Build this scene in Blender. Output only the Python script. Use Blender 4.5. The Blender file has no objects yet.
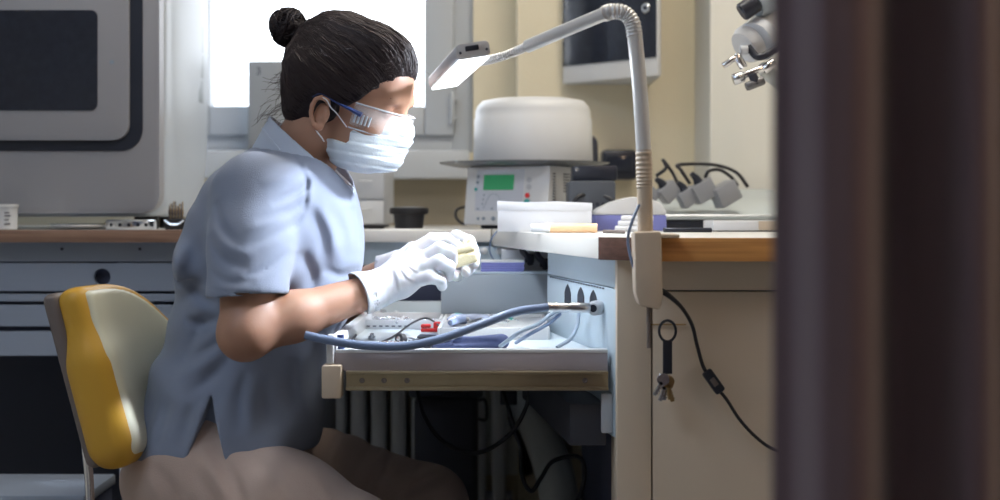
import bpy, bmesh, math, random
import numpy as np
from mathutils import Vector, Matrix, Euler

# ------------------------------------------------------------------ camera, world, light, exposure
SC = bpy.context.scene
F, ZC, HOR = 1389.0, 0.92, 212.0
cam_d = bpy.data.cameras.new('camera'); cam = bpy.data.objects.new('camera', cam_d)
SC.collection.objects.link(cam); SC.camera = cam
cam.location = (0, 0, ZC); cam.rotation_euler = (math.radians(90), 0, 0)
cam_d.sensor_width = 36; cam_d.lens = 50; cam_d.shift_y = -0.038
cam_d.clip_start = 0.05
cam_d.dof.use_dof = True; cam_d.dof.focus_distance = 2.13; cam_d.dof.aperture_fstop = 3.5

w = bpy.data.worlds.new('world'); SC.world = w; w.use_nodes = True
w.node_tree.nodes['Background'].inputs[0].default_value = (0.86, 0.92, 1.0, 1)
w.node_tree.nodes['Background'].inputs[1].default_value = 4.2

SC.view_settings.view_transform = 'Standard'
try: SC.view_settings.look = 'None'
except Exception: pass
SC.view_settings.gamma = 1.0; SC.view_settings.use_curve_mapping = False
SC.view_settings.exposure = 0.0
SC.cycles.use_denoising = True
SC.cycles.max_bounces = 8

def area(name, loc, target, sx, sy, power, col, spread=180, portal=False):
    l = bpy.data.lights.new(name, 'AREA'); l.shape = 'RECTANGLE'; l.size = sx; l.size_y = sy
    l.energy = power; l.color = col; l.spread = math.radians(spread)
    if portal: l.cycles.is_portal = True
    o = bpy.data.objects.new(name, l); SC.collection.objects.link(o); o.location = loc
    d = Vector(target) - Vector(loc); o.rotation_euler = d.to_track_quat('-Z', 'Y').to_euler()
    return o
# sky light enters by the window
area('window_portal', (-0.62, 3.72, 1.62), (-0.62, 2.0, 1.62), 1.25, 1.15, 1, (1, 1, 1), portal=True)
# unseen fill lights added overhead, cool and bench; warm lamp at front right
area('fill_light_cool', (-1.1, 0.9, 2.52), (-0.9, 1.3, 0), 1.2, 0.6, 18, (0.68, 0.81, 1.0))
area('fill_light_bench', (0.35, 2.35, 2.5), (0.35, 2.6, 0), 0.9, 0.5, 19, (1.0, 0.93, 0.80))
area('ceiling_light_warm', (0.75, 0.55, 2.3), (0.5, 2.2, 0.6), 0.5, 0.5, 17, (1.0, 0.70, 0.46))

def P(px, py, Y):
    return Vector(((px - 500) * Y / F, Y, ZC - (py - HOR) * Y / F))

# unseen cool light added at right, past the curtain, shining across at her
area('fill_light_right', (0.62, 2.32, 1.48), (-0.22, 2.20, 0.88), 0.10, 0.10, 3.0, (0.80, 0.88, 1.0), spread=52)

# ------------------------------------------------------------------ materials
MATS = {}
def mat(name, col, rough=0.5, metal=0.0, bump=0.0, bscale=200.0, var=0.0, vscale=8.0, spec=0.5, sheen=0.0, emit=None,
        estr=0.0, trans=0.0, sss=0.0, alpha=1.0, coat=0.0, weave=False):
    if name in MATS: return MATS[name]
    m = bpy.data.materials.new(name); m.use_nodes = True
    nt = m.node_tree; b = nt.nodes['Principled BSDF']
    b.inputs['Base Color'].default_value = (*col, 1); b.inputs['Roughness'].default_value = rough
    b.inputs['Metallic'].default_value = metal; b.inputs['Specular IOR Level'].default_value = spec
    b.inputs['Transmission Weight'].default_value = trans
    b.inputs['Alpha'].default_value = alpha
    b.inputs['Coat Weight'].default_value = coat
    if sheen: b.inputs['Sheen Weight'].default_value = sheen
    if sss:
        b.inputs['Subsurface Weight'].default_value = sss
        b.inputs['Subsurface Radius'].default_value = (0.01, 0.004, 0.002); b.inputs['Subsurface Scale'].default_value = 0.6
    if emit:
        b.inputs['Emission Color'].default_value = (*emit, 1); b.inputs['Emission Strength'].default_value = estr
    tc = nt.nodes.new('ShaderNodeTexCoord')
    if var:
        n = nt.nodes.new('ShaderNodeTexNoise'); n.inputs['Scale'].default_value = vscale; n.inputs['Detail'].default_value = 5
        nt.links.new(tc.outputs['Object'], n.inputs['Vector'])
        mx = nt.nodes.new('ShaderNodeMixRGB'); mx.blend_type = 'MULTIPLY'; mx.inputs[0].default_value = 1
        r = nt.nodes.new('ShaderNodeMapRange'); r.inputs[3].default_value = 1 - var; r.inputs[4].default_value = 1 + var * 0.4
        nt.links.new(n.outputs['Fac'], r.inputs[0]); mx.inputs[1].default_value = (*col, 1)
        nt.links.new(r.outputs[0], mx.inputs[2]); nt.links.new(mx.outputs[0], b.inputs['Base Color'])
    if bump:
        n = nt.nodes.new('ShaderNodeTexNoise'); n.inputs['Scale'].default_value = bscale; n.inputs['Detail'].default_value = 3
        nt.links.new(tc.outputs['Object'], n.inputs['Vector'])
        bp = nt.nodes.new('ShaderNodeBump'); bp.inputs['Strength'].default_value = bump; bp.inputs['Distance'].default_value = 0.002
        nt.links.new(n.outputs['Fac'], bp.inputs['Height']); nt.links.new(bp.outputs[0], b.inputs['Normal'])
    MATS[name] = m
    return m
def wood(name, c1, c2, rough=0.4, scale=(2, 30, 60)):
    m = bpy.data.materials.new(name); m.use_nodes = True; nt = m.node_tree; b = nt.nodes['Principled BSDF']
    tc = nt.nodes.new('ShaderNodeTexCoord'); mp = nt.nodes.new('ShaderNodeMapping'); mp.inputs['Scale'].default_value = scale
    n = nt.nodes.new('ShaderNodeTexNoise'); n.inputs['Scale'].default_value = 3; n.inputs['Detail'].default_value = 6
    cr = nt.nodes.new('ShaderNodeValToRGB'); cr.color_ramp.elements[0].color = (*c1, 1); cr.color_ramp.elements[1].color = (*c2, 1)
    cr.color_ramp.elements[0].position = 0.35; cr.color_ramp.elements[1].position = 0.65
    nt.links.new(tc.outputs['Object'], mp.inputs[0]); nt.links.new(mp.outputs[0], n.inputs['Vector'])
    nt.links.new(n.outputs['Fac'], cr.inputs[0]); nt.links.new(cr.outputs[0], b.inputs['Base Color'])
    b.inputs['Roughness'].default_value = rough; MATS[name] = m
    return m

M_wall = mat('wall_cream', (0.76, 0.69, 0.53), 0.85, bump=0.25, bscale=90, var=0.06, vscale=3)
M_wallw = mat('wall_white', (0.72, 0.71, 0.66), 0.8, bump=0.1, bscale=120)
M_wallt = mat('wall_tan', (0.36, 0.31, 0.23), 0.85, bump=0.25, bscale=90)
M_ceil = mat('ceiling_paint', (0.75, 0.75, 0.73), 0.9)
M_floor = mat('floor_vinyl', (0.30, 0.31, 0.33), 0.6, var=0.2, vscale=30)
M_frame = mat('window_plastic', (0.52, 0.55, 0.59), 0.45)
M_glass = mat('window_glass', (1, 1, 1), 0.0, trans=1.0, spec=0.3); M_glass.node_tree.nodes['Principled BSDF'].inputs['IOR'].default_value = 1.01
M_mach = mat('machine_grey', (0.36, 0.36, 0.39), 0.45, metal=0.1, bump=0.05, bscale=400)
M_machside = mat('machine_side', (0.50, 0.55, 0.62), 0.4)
M_black = mat('black_plastic', (0.013, 0.017, 0.032), 0.4)
M_blackm = mat('black_rubber', (0.02, 0.02, 0.025), 0.6)
M_dglass = mat('dark_glass', (0.022, 0.028, 0.048), 0.12, spec=0.6, var=0.5, vscale=60)
M_steel = mat('steel', (0.62, 0.64, 0.68), 0.25, metal=1.0)
M_chrome = mat('chrome', (0.75, 0.75, 0.78), 0.12, metal=1.0)
M_white = mat('white_plastic', (0.68, 0.69, 0.71), 0.4)
M_paper = mat('white_card', (0.74, 0.75, 0.78), 0.7)
M_lg = mat('light_grey_plastic', (0.50, 0.52, 0.56), 0.5)
M_bench = mat('bench_grey', (0.31, 0.355, 0.44), 0.5, var=0.05)
M_benchgap = mat('bench_gap', (0.06, 0.07, 0.12), 0.7)
M_blue = mat('desk_blue_panel', (0.50, 0.60, 0.68), 0.42)
M_boxg = mat('grey_metal_box', (0.33, 0.38, 0.43), 0.45)
M_wtop = mat('white_laminate', (0.74, 0.72, 0.68), 0.35)
M_woodl = wood('bench_wood_edge', (0.22, 0.125, 0.085), (0.32, 0.19, 0.13), 0.45)
M_woodo = wood('desk_wood_edge', (0.58, 0.25, 0.07), (0.78, 0.38, 0.12), 0.35)
M_wood_shade = wood('desk_wood_shaded', (0.10, 0.045, 0.03), (0.15, 0.07, 0.05), 0.4)  # dark copy of the desk wood: shade on the corner painted in
M_cab = mat('cabinet_beige', (0.60, 0.50, 0.39), 0.55, bump=0.04, bscale=200)
M_beige = mat('lamp_beige', (0.62, 0.50, 0.38), 0.42)
M_rail = mat('drawer_rail', (0.40, 0.33, 0.22), 0.35, metal=0.75, var=0.25, vscale=25)
M_draw = mat('drawer_side', (0.42, 0.38, 0.42), 0.45)
M_drawin = mat('drawer_inside', (0.66, 0.73, 0.78), 0.4)
M_yel = mat('yellow_vinyl', (0.62, 0.34, 0.035), 0.45, bump=0.1, bscale=60)
M_yel_glare = mat('yellow_vinyl_glare', (0.72, 0.70, 0.54), 0.38)  # paler copy of the yellow vinyl, window glare painted into the colour
M_shell = mat('chair_shell', (0.16, 0.13, 0.12), 0.5)
M_skin = mat('skin', (0.42, 0.225, 0.15), 0.5, sss=0.12, bump=0.08, bscale=500, var=0.12, vscale=25)
M_hair = mat('dark_hair', (0.016, 0.010, 0.012), 0.6, spec=0.3)
M_hair2 = mat('brown_hair', (0.034, 0.021, 0.022), 0.6)
M_tunic = mat('tunic_cotton', (0.225, 0.26, 0.35), 0.85, bump=0.35, bscale=700, sheen=0.2, var=0.06, vscale=40)
M_tunic_lit = mat('tunic_collar_lit', (0.46, 0.52, 0.64), 0.85, bump=0.3, bscale=700, sheen=0.2)  # paler tunic tone: the light catching the collar is painted in
M_trou = mat('trouser_cotton', (0.50, 0.38, 0.325), 0.85, bump=0.35, bscale=500, sheen=0.15, var=0.08, vscale=30)
M_glove = mat('latex_glove', (0.60, 0.60, 0.64), 0.5, bump=0.15, bscale=120, sss=0.1)
M_mask = mat('mask_fabric', (0.66, 0.73, 0.80), 0.85, bump=0.25, bscale=400)
M_plastic_clear = mat('clear_visor', (0.9, 0.95, 1.0), 0.12, trans=0.0, spec=0.5, alpha=0.20)
M_bluepl = mat('blue_plastic', (0.03, 0.06, 0.20), 0.35)
M_tooth = mat('dental_stone', (0.72, 0.64, 0.42), 0.6, bump=0.4, bscale=200)
M_tube = mat('blue_tube', (0.16, 0.22, 0.36), 0.4)
M_tubeg = mat('grey_tube', (0.33, 0.40, 0.50), 0.4)
M_cable = mat('black_cable', (0.012, 0.012, 0.018), 0.45)
M_purple = mat('purple_card', (0.20, 0.22, 0.56), 0.5)
M_navy = mat('navy_cloth', (0.07, 0.09, 0.20), 0.8, bump=0.3, bscale=200)
M_red = mat('red_plastic', (0.75, 0.03, 0.03), 0.4)
M_orange = mat('orange_plastic', (0.82, 0.52, 0.30), 0.4)
M_curt = mat('curtain_cloth', (0.13, 0.085, 0.10), 0.8, bump=0.3, bscale=600, sheen=0.3)
M_lcd = mat('green_lcd', (0.02, 0.16, 0.07), 0.3, emit=(0.02, 0.20, 0.08), estr=0.5)
M_led = mat('led_diffuser', (0.9, 0.95, 1), 0.4, emit=(0.90, 0.95, 1.0), estr=3.0)
M_ink = mat('dark_ink', (0.05, 0.06, 0.09), 0.6)
M_inkg = mat('grey_print', (0.28, 0.34, 0.42), 0.6)
M_teal = mat('teal_button', (0.05, 0.36, 0.34), 0.4)
M_brass = mat('key_brass', (0.40, 0.28, 0.14), 0.35, metal=0.9)
M_rad = mat('radiator_white', (0.80, 0.82, 0.85), 0.5)
M_darkunit = mat('dark_unit', (0.035, 0.037, 0.05), 0.55)
M_satin = mat('satin_silver', (0.74, 0.73, 0.73), 0.32, metal=0.25)
M_bench_shade = mat('underbench_shade', (0.07, 0.08, 0.12), 0.7)  # shade under the bench, painted as navy
M_duct = mat('grey_duct', (0.45, 0.48, 0.48), 0.5)

# ------------------------------------------------------------------ object helpers
def link(o, parent=None):
    SC.collection.objects.link(o)
    if parent is not None: o.parent = parent
    return o
def thing(name, label, cat, loc=(0, 0, 0), rz=0.0, group=None):
    o = bpy.data.objects.new(name, None); link(o); o.location = loc; o.rotation_euler = (0, 0, rz)
    o.empty_display_size = 0.05
    return tag(o, label, cat, group)
def tag(o, label, cat, group=None, kind=None):
    o['label'] = label; o['category'] = cat
    if group: o['group'] = group
    if kind: o['kind'] = kind
    return o
def struct(o):
    o['kind'] = 'structure'; return o
def obj(name, bm, material, parent=None, smooth=True, loc=None, ang=40):
    me = bpy.data.meshes.new(name)
    bmesh.ops.recalc_face_normals(bm, faces=bm.faces)
    for f in bm.faces: f.smooth = smooth
    bm.to_mesh(me); bm.free()
    if smooth: me.set_sharp_from_angle(angle=math.radians(ang))
    for m in (material if isinstance(material, (list, tuple)) else [material]): me.materials.append(m)
    o = bpy.data.objects.new(name, me); link(o, parent)
    if loc is not None: o.location = loc
    return o
def new(): return bmesh.new()
def xf(verts, mtx):
    for v in verts: v.co = mtx @ v.co
def box(bm, x0, x1, y0, y1, z0, z1, bev=0.0, mtx=None, seg=2, mi=0):
    r = bmesh.ops.create_cube(bm, size=1)
    vs = r['verts']
    for v in vs:
        v.co = Vector(((x0 + x1) / 2 + v.co.x * (x1 - x0), (y0 + y1) / 2 + v.co.y * (y1 - y0), (z0 + z1) / 2 + v.co.z * (z1 - z0)))
    fs = set(f for v in vs for f in v.link_faces)
    if bev > 0:
        es = list(set(e for v in vs for e in v.link_edges))
        rr = bmesh.ops.bevel(bm, geom=es, offset=bev, segments=seg, profile=0.5, affect='EDGES', clamp_overlap=True)
        fs = set(rr['faces']) | set(f for f in fs if f.is_valid)
        vs = list(set(v for f in fs for v in f.verts))
    for f in fs: f.material_index = mi
    if mtx is not None: xf(vs, mtx)
    return vs
def catmull(pts, n=8):
    pts = [Vector(p) for p in pts]
    if len(pts) < 3 or n <= 1: return pts
    e = [pts[0] * 2 - pts[1]] + pts + [pts[-1] * 2 - pts[-2]]
    out = []
    for i in range(1, len(e) - 2):
        a, b, c, d = e[i - 1:i + 3]
        for k in range(n):
            t = k / n
            out.append(0.5 * ((2 * b) + (c - a) * t + (2 * a - 5 * b + 4 * c - d) * t * t + (3 * b - a - 3 * c + d) * t ** 3))
    out.append(pts[-1])
    return out
def tube(bm, pts, r, seg=10, n=8, cap=True, flat=1.0, mi=0):
    p = catmull(pts, n); N = len(p)
    rs = r if callable(r) else (lambda t: r)
    up = None; rings = []
    for i, c in enumerate(p):
        t = (p[min(i + 1, N - 1)] - p[max(i - 1, 0)])
        if t.length < 1e-9: t = Vector((0, 0, 1))
        t.normalize()
        if up is None:
            up = Vector((0, 0, 1)) if abs(t.z) < 0.9 else Vector((0, 1, 0))
        s = t.cross(up); s.normalize(); up = s.cross(t); up.normalize()
        rr = rs(i / (N - 1))
        rings.append([bm.verts.new(c + s * math.cos(a) * rr + up * math.sin(a) * rr * flat) for a in [2 * math.pi * k / seg for k in range(seg)]])
    for a, b in zip(rings, rings[1:]):
        for k in range(seg):
            bm.faces.new((a[k], a[(k + 1) % seg], b[(k + 1) % seg], b[k])).material_index = mi
    if cap:
        bm.faces.new(rings[0][::-1]).material_index = mi; bm.faces.new(rings[-1]).material_index = mi
def lathe(bm, prof, c=(0, 0, 0), seg=40, axis=None, mi=0, sx=1.0, sy=1.0):
    M = Matrix.Translation(Vector(c))
    if axis is not None:
        M = M @ Vector((0, 0, 1)).rotation_difference(Vector(axis)).to_matrix().to_4x4()
    rings = []
    for r, z in prof:
        if r < 1e-6: rings.append([bm.verts.new(M @ Vector((0, 0, z)))])
        else: rings.append([bm.verts.new(M @ Vector((r * sx * math.cos(2 * math.pi * k / seg), r * sy * math.sin(2 * math.pi * k / seg), z))) for k in range(seg)])
    for a, b in zip(rings, rings[1:]):
        for k in range(seg):
            k2 = (k + 1) % seg
            if len(a) == 1 and len(b) == 1: continue
            if len(a) == 1: f = bm.faces.new((a[0], b[k], b[k2]))
            elif len(b) == 1: f = bm.faces.new((a[k], a[k2], b[0]))
            else: f = bm.faces.new((a[k], a[k2], b[k2], b[k]))
            f.material_index = mi
    for rg, fl in ((rings[0], True), (rings[-1], False)):
        if len(rg) > 1: bm.faces.new(rg[::-1] if fl else rg).material_index = mi
def prism(bm, poly, z0, z1, mtx=None, bev=0.0, mi=0):
    """poly of (x, y), extruded along z"""
    a = [bm.verts.new((x, y, z0)) for x, y in poly]; b = [bm.verts.new((x, y, z1)) for x, y in poly]
    fs = [bm.faces.new(a[::-1]), bm.faces.new(b)]
    n = len(poly)
    for i in range(n): fs.append(bm.faces.new((a[i], a[(i + 1) % n], b[(i + 1) % n], b[i])))
    vs = a + b
    if bev:
        es = list(set(e for f in fs for e in f.edges))
        rr = bmesh.ops.bevel(bm, geom=es, offset=bev, segments=2, profile=0.5, affect='EDGES', clamp_overlap=True)
        fs = list(set(rr['faces']) | set(f for f in fs if f.is_valid)); vs = list(set(v for f in fs for v in f.verts))
    for f in fs: f.material_index = mi
    if mtx is not None: xf(vs, mtx)
def rrect(x0, x1, y0, y1, r, n=6, corners=(1, 1, 1, 1)):
    """rounded rectangle polygon, ccw from bottom left"""
    out = []
    for (cx, cy, a0, on) in ((x0 + r, y0 + r, 180, corners[0]), (x1 - r, y0 + r, 270, corners[1]), (x1 - r, y1 - r, 0, corners[2]), (x0 + r, y1 - r, 90, corners[3])):
        if on:
            for k in range(n + 1):
                a = math.radians(a0 + 90 * k / n); out.append((cx + r * math.cos(a), cy + r * math.sin(a)))
        else:
            a = math.radians(a0 + 45); out.append((cx + math.copysign(r, math.cos(a)), cy + math.copysign(r, math.sin(a))))
    return out
# maps a prism's (x, y, z) to world (x, -z depth, y up): a plate that faces the camera side
FACE = Matrix(((1, 0, 0, 0), (0, 0, -1, 0), (0, 1, 0, 0), (0, 0, 0, 1)))
def frame_at(origin, xdir, ydir):
    x = Vector(xdir).normalized(); y = Vector(ydir); y = (y - x * y.dot(x)).normalized(); z = x.cross(y)
    m = Matrix((x, y, z)).transposed().to_4x4(); m.translation = Vector(origin); return m
def text(name, s, size, mtx, material, parent, ext=0.0003):
    c = bpy.data.curves.new(name, 'FONT'); c.body = s; c.size = size; c.extrude = ext; c.align_x = 'CENTER'; c.align_y = 'CENTER'
    o = bpy.data.objects.new(name + '_outline', c); SC.collection.objects.link(o)
    bpy.context.view_layer.update()
    me = bpy.data.meshes.new_from_object(o.evaluated_get(bpy.context.evaluated_depsgraph_get()))
    bpy.data.objects.remove(o); me.materials.clear(); me.materials.append(material)
    o = bpy.data.objects.new(name, me); link(o, parent); o.matrix_local = mtx
    return o

# ------------------------------------------------------------------ implicit surfaces (soft bodies, cloth, chair pads)
class Field:
    def __init__(s, lo, hi, h):
        s.lo = np.array(lo, float); s.h = h
        s.n = np.ceil((np.array(hi, float) - s.lo) / h).astype(int) + 1
        s.D = np.full(tuple(s.n), 0.3, np.float32)
    def sub(s, lo, hi):
        a = np.clip(np.floor((np.array(lo) - s.lo) / s.h).astype(int), 0, s.n)
        b = np.clip(np.ceil((np.array(hi) - s.lo) / s.h).astype(int) + 1, 0, s.n)
        if np.any(b <= a): return None
        sl = tuple(slice(i, j) for i, j in zip(a, b))
        g = [(s.lo[i] + s.h * np.arange(a[i], b[i])).astype(np.float32) for i in range(3)]
        return sl, g[0][:, None, None], g[1][None, :, None], g[2][None, None, :]
    def op(s, fn, lo, hi, k=0.01, mode='add'):
        pad = k + 4 * s.h
        r = s.sub(np.array(lo) - pad, np.array(hi) + pad)
        if r is None: return
        sl, X, Y, Z = r
        d = fn(X, Y, Z); D = s.D[sl]
        if mode == 'add':
            hh = np.maximum(k - np.abs(D - d), 0) / k if k > 0 else 0
            s.D[sl] = np.minimum(D, d) - hh * hh * k * 0.25
        else:
            d = -d
            hh = np.maximum(k - np.abs(D - d), 0) / k if k > 0 else 0
            s.D[sl] = np.maximum(D, d) + hh * hh * k * 0.25
    def cap(s, a, b, r1, r2=None, k=0.01, mode='add'):
        a = np.array(a, float); b = np.array(b, float); r2 = r1 if r2 is None else r2
        ba = b - a; L = max(float(ba @ ba), 1e-12)
        def fn(X, Y, Z):
            t = np.clip(((X - a[0]) * ba[0] + (Y - a[1]) * ba[1] + (Z - a[2]) * ba[2]) / L, 0, 1)
            return np.sqrt((X - a[0] - t * ba[0]) ** 2 + (Y - a[1] - t * ba[1]) ** 2 + (Z - a[2] - t * ba[2]) ** 2) - (r1 + (r2 - r1) * t)
        R = max(r1, r2)
        s.op(fn, np.minimum(a, b) - R, np.maximum(a, b) + R, k, mode)
    def chain(s, pts, rs, k=0.006, mode='add'):
        for i in range(len(pts) - 1): s.cap(pts[i], pts[i + 1], rs[i], rs[i + 1], k, mode)
    def ell(s, c, r, R=None, k=0.01, mode='add'):
        """R: 3x3 matrix whose columns are the ellipsoid axes"""
        c = np.array(c, float); R = np.eye(3) if R is None else np.array(R, float)
        def fn(X, Y, Z):
            x, y, z = X - c[0], Y - c[1], Z - c[2]
            q = [(x * R[0, i] + y * R[1, i] + z * R[2, i]) for i in range(3)]
            k0 = np.sqrt((q[0] / r[0]) ** 2 + (q[1] / r[1]) ** 2 + (q[2] / r[2]) ** 2)
            k1 = np.sqrt((q[0] / r[0] ** 2) ** 2 + (q[1] / r[1] ** 2) ** 2 + (q[2] / r[2] ** 2) ** 2)
            return k0 * (k0 - 1) / np.maximum(k1, 1e-6)
        m = max(r); s.op(fn, c - m, c + m, k, mode)
    def rbox(s, c, hd, rr, R=None, k=0.005, mode='add'):
        c = np.array(c, float); R = np.eye(3) if R is None else np.array(R, float)
        def fn(X, Y, Z):
            x, y, z = X - c[0], Y - c[1], Z - c[2]
            q = [np.abs(x * R[0, i] + y * R[1, i] + z * R[2, i]) - hd[i] + rr for i in range(3)]
            out = np.sqrt(np.maximum(q[0], 0) ** 2 + np.maximum(q[1], 0) ** 2 + np.maximum(q[2], 0) ** 2)
            return out + np.minimum(np.maximum(q[0], np.maximum(q[1], q[2])), 0) - rr
        m = float(np.linalg.norm(hd)); s.op(fn, c - m, c + m, k, mode)
    def crease(s, pts, A, w, y0, y1):
        """press (A>0) or raise (A<0) a fold along a line given by points, on the side of the cloth between depths y0 and y1"""
        pts = catmull(pts, 5); xs = [p.x for p in pts]; zs = [p.z for p in pts]
        r = s.sub((min(xs) - 3 * w, y0, min(zs) - 3 * w), (max(xs) + 3 * w, y1, max(zs) + 3 * w))
        if r is None: return
        sl, X, Y, Z = r; best = None; U = None; n_ = len(pts) - 1
        for i in range(n_):
            a, b = pts[i], pts[i + 1]; dx, dz = b.x - a.x, b.z - a.z; L = dx * dx + dz * dz + 1e-12
            t = np.clip(((X - a.x) * dx + (Z - a.z) * dz) / L, 0, 1); d2 = (X - a.x - t * dx) ** 2 + (Z - a.z - t * dz) ** 2; u = (i + t) / n_
            if best is None: best, U = d2, u
            else: m = d2 < best; best = np.where(m, d2, best); U = np.where(m, u, U)
        fade = np.clip((y1 - Y) / 0.03, 0, 1)
        s.D[sl] = s.D[sl] + A * np.maximum(np.sin(np.pi * np.clip(U, 0, 1)), 0) ** .8 * np.exp(-best / (w * w)) * fade
    def mesh(s, name, material, parent=None, smooth_it=0):
        D = s.D; n = s.n
        D[0], D[-1] = 0.3, 0.3; D[:, 0], D[:, -1] = 0.3, 0.3; D[:, :, 0], D[:, :, -1] = 0.3, 0.3
        ins = (D < 0)
        cnt = np.zeros(tuple(n - 1), np.uint8)
        offs = [(i, j, k) for i in (0, 1) for j in (0, 1) for k in (0, 1)]
        def sh(A, o): return A[o[0]:n[0] - 1 + o[0], o[1]:n[1] - 1 + o[1], o[2]:n[2] - 1 + o[2]]
        for o in offs: cnt += sh(ins, o)
        act = np.argwhere((cnt > 0) & (cnt < 8))
        idx = np.full(tuple(n - 1), -1, np.int32); idx[tuple(act.T)] = np.arange(len(act))
        val = {o: D[act[:, 0] + o[0], act[:, 1] + o[1], act[:, 2] + o[2]] for o in offs}
        acc = np.zeros((len(act), 3)); c = np.zeros(len(act))
        for a in offs:
            for ax in range(3):
                if a[ax] == 1: continue
                b = list(a); b[ax] = 1; b = tuple(b)
                va, vb = val[a], val[b]; m = (va < 0) != (vb < 0)
                t = np.where(m, va / np.where(m, va - vb, 1), 0)
                p = np.tile(np.array(a, float), (len(act), 1)); p[:, ax] += t
                acc[m] += p[m]; c[m] += 1
        V = s.lo + s.h * (act + acc / c[:, None])
        Fs = []
        for ax in range(3):
            u, v = [(1, 2), (2, 0), (0, 1)][ax]
            sa = [slice(1, -1)] * 3; sa[ax] = slice(0, -1); sb = list(sa); sb[ax] = slice(1, None)
            A, B = ins[tuple(sa)], ins[tuple(sb)]
            e = np.argwhere(A != B)
            fl = A[tuple(e.T)]
            base = e.copy(); base[:, u] += 1; base[:, v] += 1
            q = []
            for du, dv in ((0, 0), (-1, 0), (-1, -1), (0, -1)):
                g = base.copy(); g[:, u] += du; g[:, v] += dv
                q.append(idx[tuple(g.T)])
            q = np.stack(q, 1); q[~fl] = q[~fl][:, ::-1]
            Fs.append(q)
        Q = np.concatenate(Fs); Q = Q[(Q >= 0).all(1)]
        for _ in range(smooth_it):
            S = np.zeros_like(V); C = np.zeros(len(V))
            for a, b in ((0, 1), (1, 2), (2, 3), (3, 0)):
                for x, y in ((a, b), (b, a)):
                    np.add.at(S, Q[:, x], V[Q[:, y]]); np.add.at(C, Q[:, x], 1)
            V = V * 0.5 + 0.5 * S / np.maximum(C, 1)[:, None]
        me = bpy.data.meshes.new(name)
        me.vertices.add(len(V)); me.vertices.foreach_set('co', V.astype(np.float32).ravel())
        me.loops.add(Q.size); me.loops.foreach_set('vertex_index', Q.astype(np.int32).ravel())
        me.polygons.add(len(Q)); me.polygons.foreach_set('loop_start', np.arange(0, Q.size, 4, dtype=np.int32))
        me.polygons.foreach_set('loop_total', np.full(len(Q), 4, np.int32))
        me.update(calc_edges=True); me.validate()
        me.polygons.foreach_set('use_smooth', np.ones(len(me.polygons), bool))
        me.materials.append(material)
        o = bpy.data.objects.new(name, me); link(o, parent)
        return o

# ------------------------------------------------------------------ the room
WY = 3.62
bm = new(); box(bm, -2.2, 1.9, -0.9, 4.0, -0.05, 0.0); struct(obj('floor', bm, M_floor, smooth=False))
bm = new(); box(bm, -2.2, 1.9, -0.9, 4.0, 2.6, 2.65); struct(obj('ceiling', bm, M_ceil, smooth=False))
bm = new(); box(bm, -2.25, -2.2, -0.9, 4.0, 0, 2.6); struct(obj('wall_left', bm, M_wallw, smooth=False))
bm = new(); box(bm, 1.9, 1.95, -0.9, 4.0, 0, 2.6); struct(obj('wall_right', bm, M_wallw, smooth=False))
bm = new(); box(bm, -2.2, 1.9, -0.95, -0.9, 0, 2.6); struct(obj('wall_front', bm, M_wallw, smooth=False))
# back wall with the window opening
wx0, wx1, wz0, wz1 = -1.30, -0.070, 1.075, 2.25
bm = new()
box(bm, -2.2, wx0, WY, WY + 0.25, 0, 2.6); box(bm, wx1, 0.042, WY, WY + 0.25, 0, 2.6)
box(bm, wx0, wx1, WY, WY + 0.25, wz1, 2.6); box(bm, wx0, wx1, WY, WY + 0.25, 0, wz0)
struct(obj('wall_back', bm, M_wall, smooth=False))
bm = new(); box(bm, 0.042, 1.9, 3.48, WY + 0.25, 0, 2.6, 0.004)
struct(obj('wall_back_right', bm, M_wall, smooth=False))
bm = new(); box(bm, 0.487, 1.9, 3.22, 3.48, 0, 2.6, 0.004)
struct(obj('wall_pillar', bm, M_wallw, smooth=False))
bm = new(); box(bm, -0.36, 0.04, WY - 0.012, WY, 0.86, 1.01)
struct(obj('trim_splashback', bm, M_wallt, smooth=False))
bm = new(); box(bm, -2.2, -0.40, WY - 0.03, WY, 0, 0.86); struct(obj('trim_underbench_shade', bm, M_bench_shade, smooth=False))  # dark panel added to carry the painted shade of the knee space
# window: frame, sash, glass, hinge
wn = bpy.data.objects.new('window_1', None); link(wn); struct(wn)
bm = new()
fy0, fy1 = WY + 0.03, WY + 0.11
box(bm, wx1 - 0.055, wx1, fy0, fy1, wz0, wz1, 0.003); box(bm, wx0, wx0 + 0.05, fy0, fy1, wz0, wz1, 0.003)
box(bm, wx0 + 0.05, wx1 - 0.055, fy0, fy1, wz0, wz0 + 0.05, 0.003); box(bm, wx0 + 0.05, wx1 - 0.055, fy0, fy1, wz1 - 0.05, wz1, 0.003)
struct(obj('window_frame', bm, M_frame, wn))
sx0, sx1, sz0, sz1 = -0.805, wx1 - 0.05, wz0 + 0.045, wz1 - 0.045
bm = new()
box(bm, sx1 - 0.078, sx1, fy0 - 0.018, fy1 - 0.02, sz0, sz1, 0.006); box(bm, sx0, sx0 + 0.045, fy0 - 0.018, fy1 - 0.02, sz0, sz1, 0.006)
box(bm, sx0 + 0.045, sx1 - 0.078, fy0 - 0.018, fy1 - 0.02, sz0, sz0 + 0.078, 0.006); box(bm, sx0 + 0.045, sx1 - 0.078, fy0 - 0.018, fy1 - 0.02, sz1 - 0.07, sz1, 0.006)
box(bm, wx0 + 0.05, sx0, fy0 - 0.0, fy1 - 0.02, sz0, sz0 + 0.078, 0.006)
struct(obj('window_sash', bm, M_frame, wn))
bm = new(); box(bm, wx0 + 0.03, wx1 - 0.03, fy0 + 0.02, fy0 + 0.024, wz0 + 0.03, wz1 - 0.03)
struct(obj('window_glass', bm, M_glass, wn, smooth=False))
bm = new(); p = P(452, 108, fy0 - 0.03)
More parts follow.
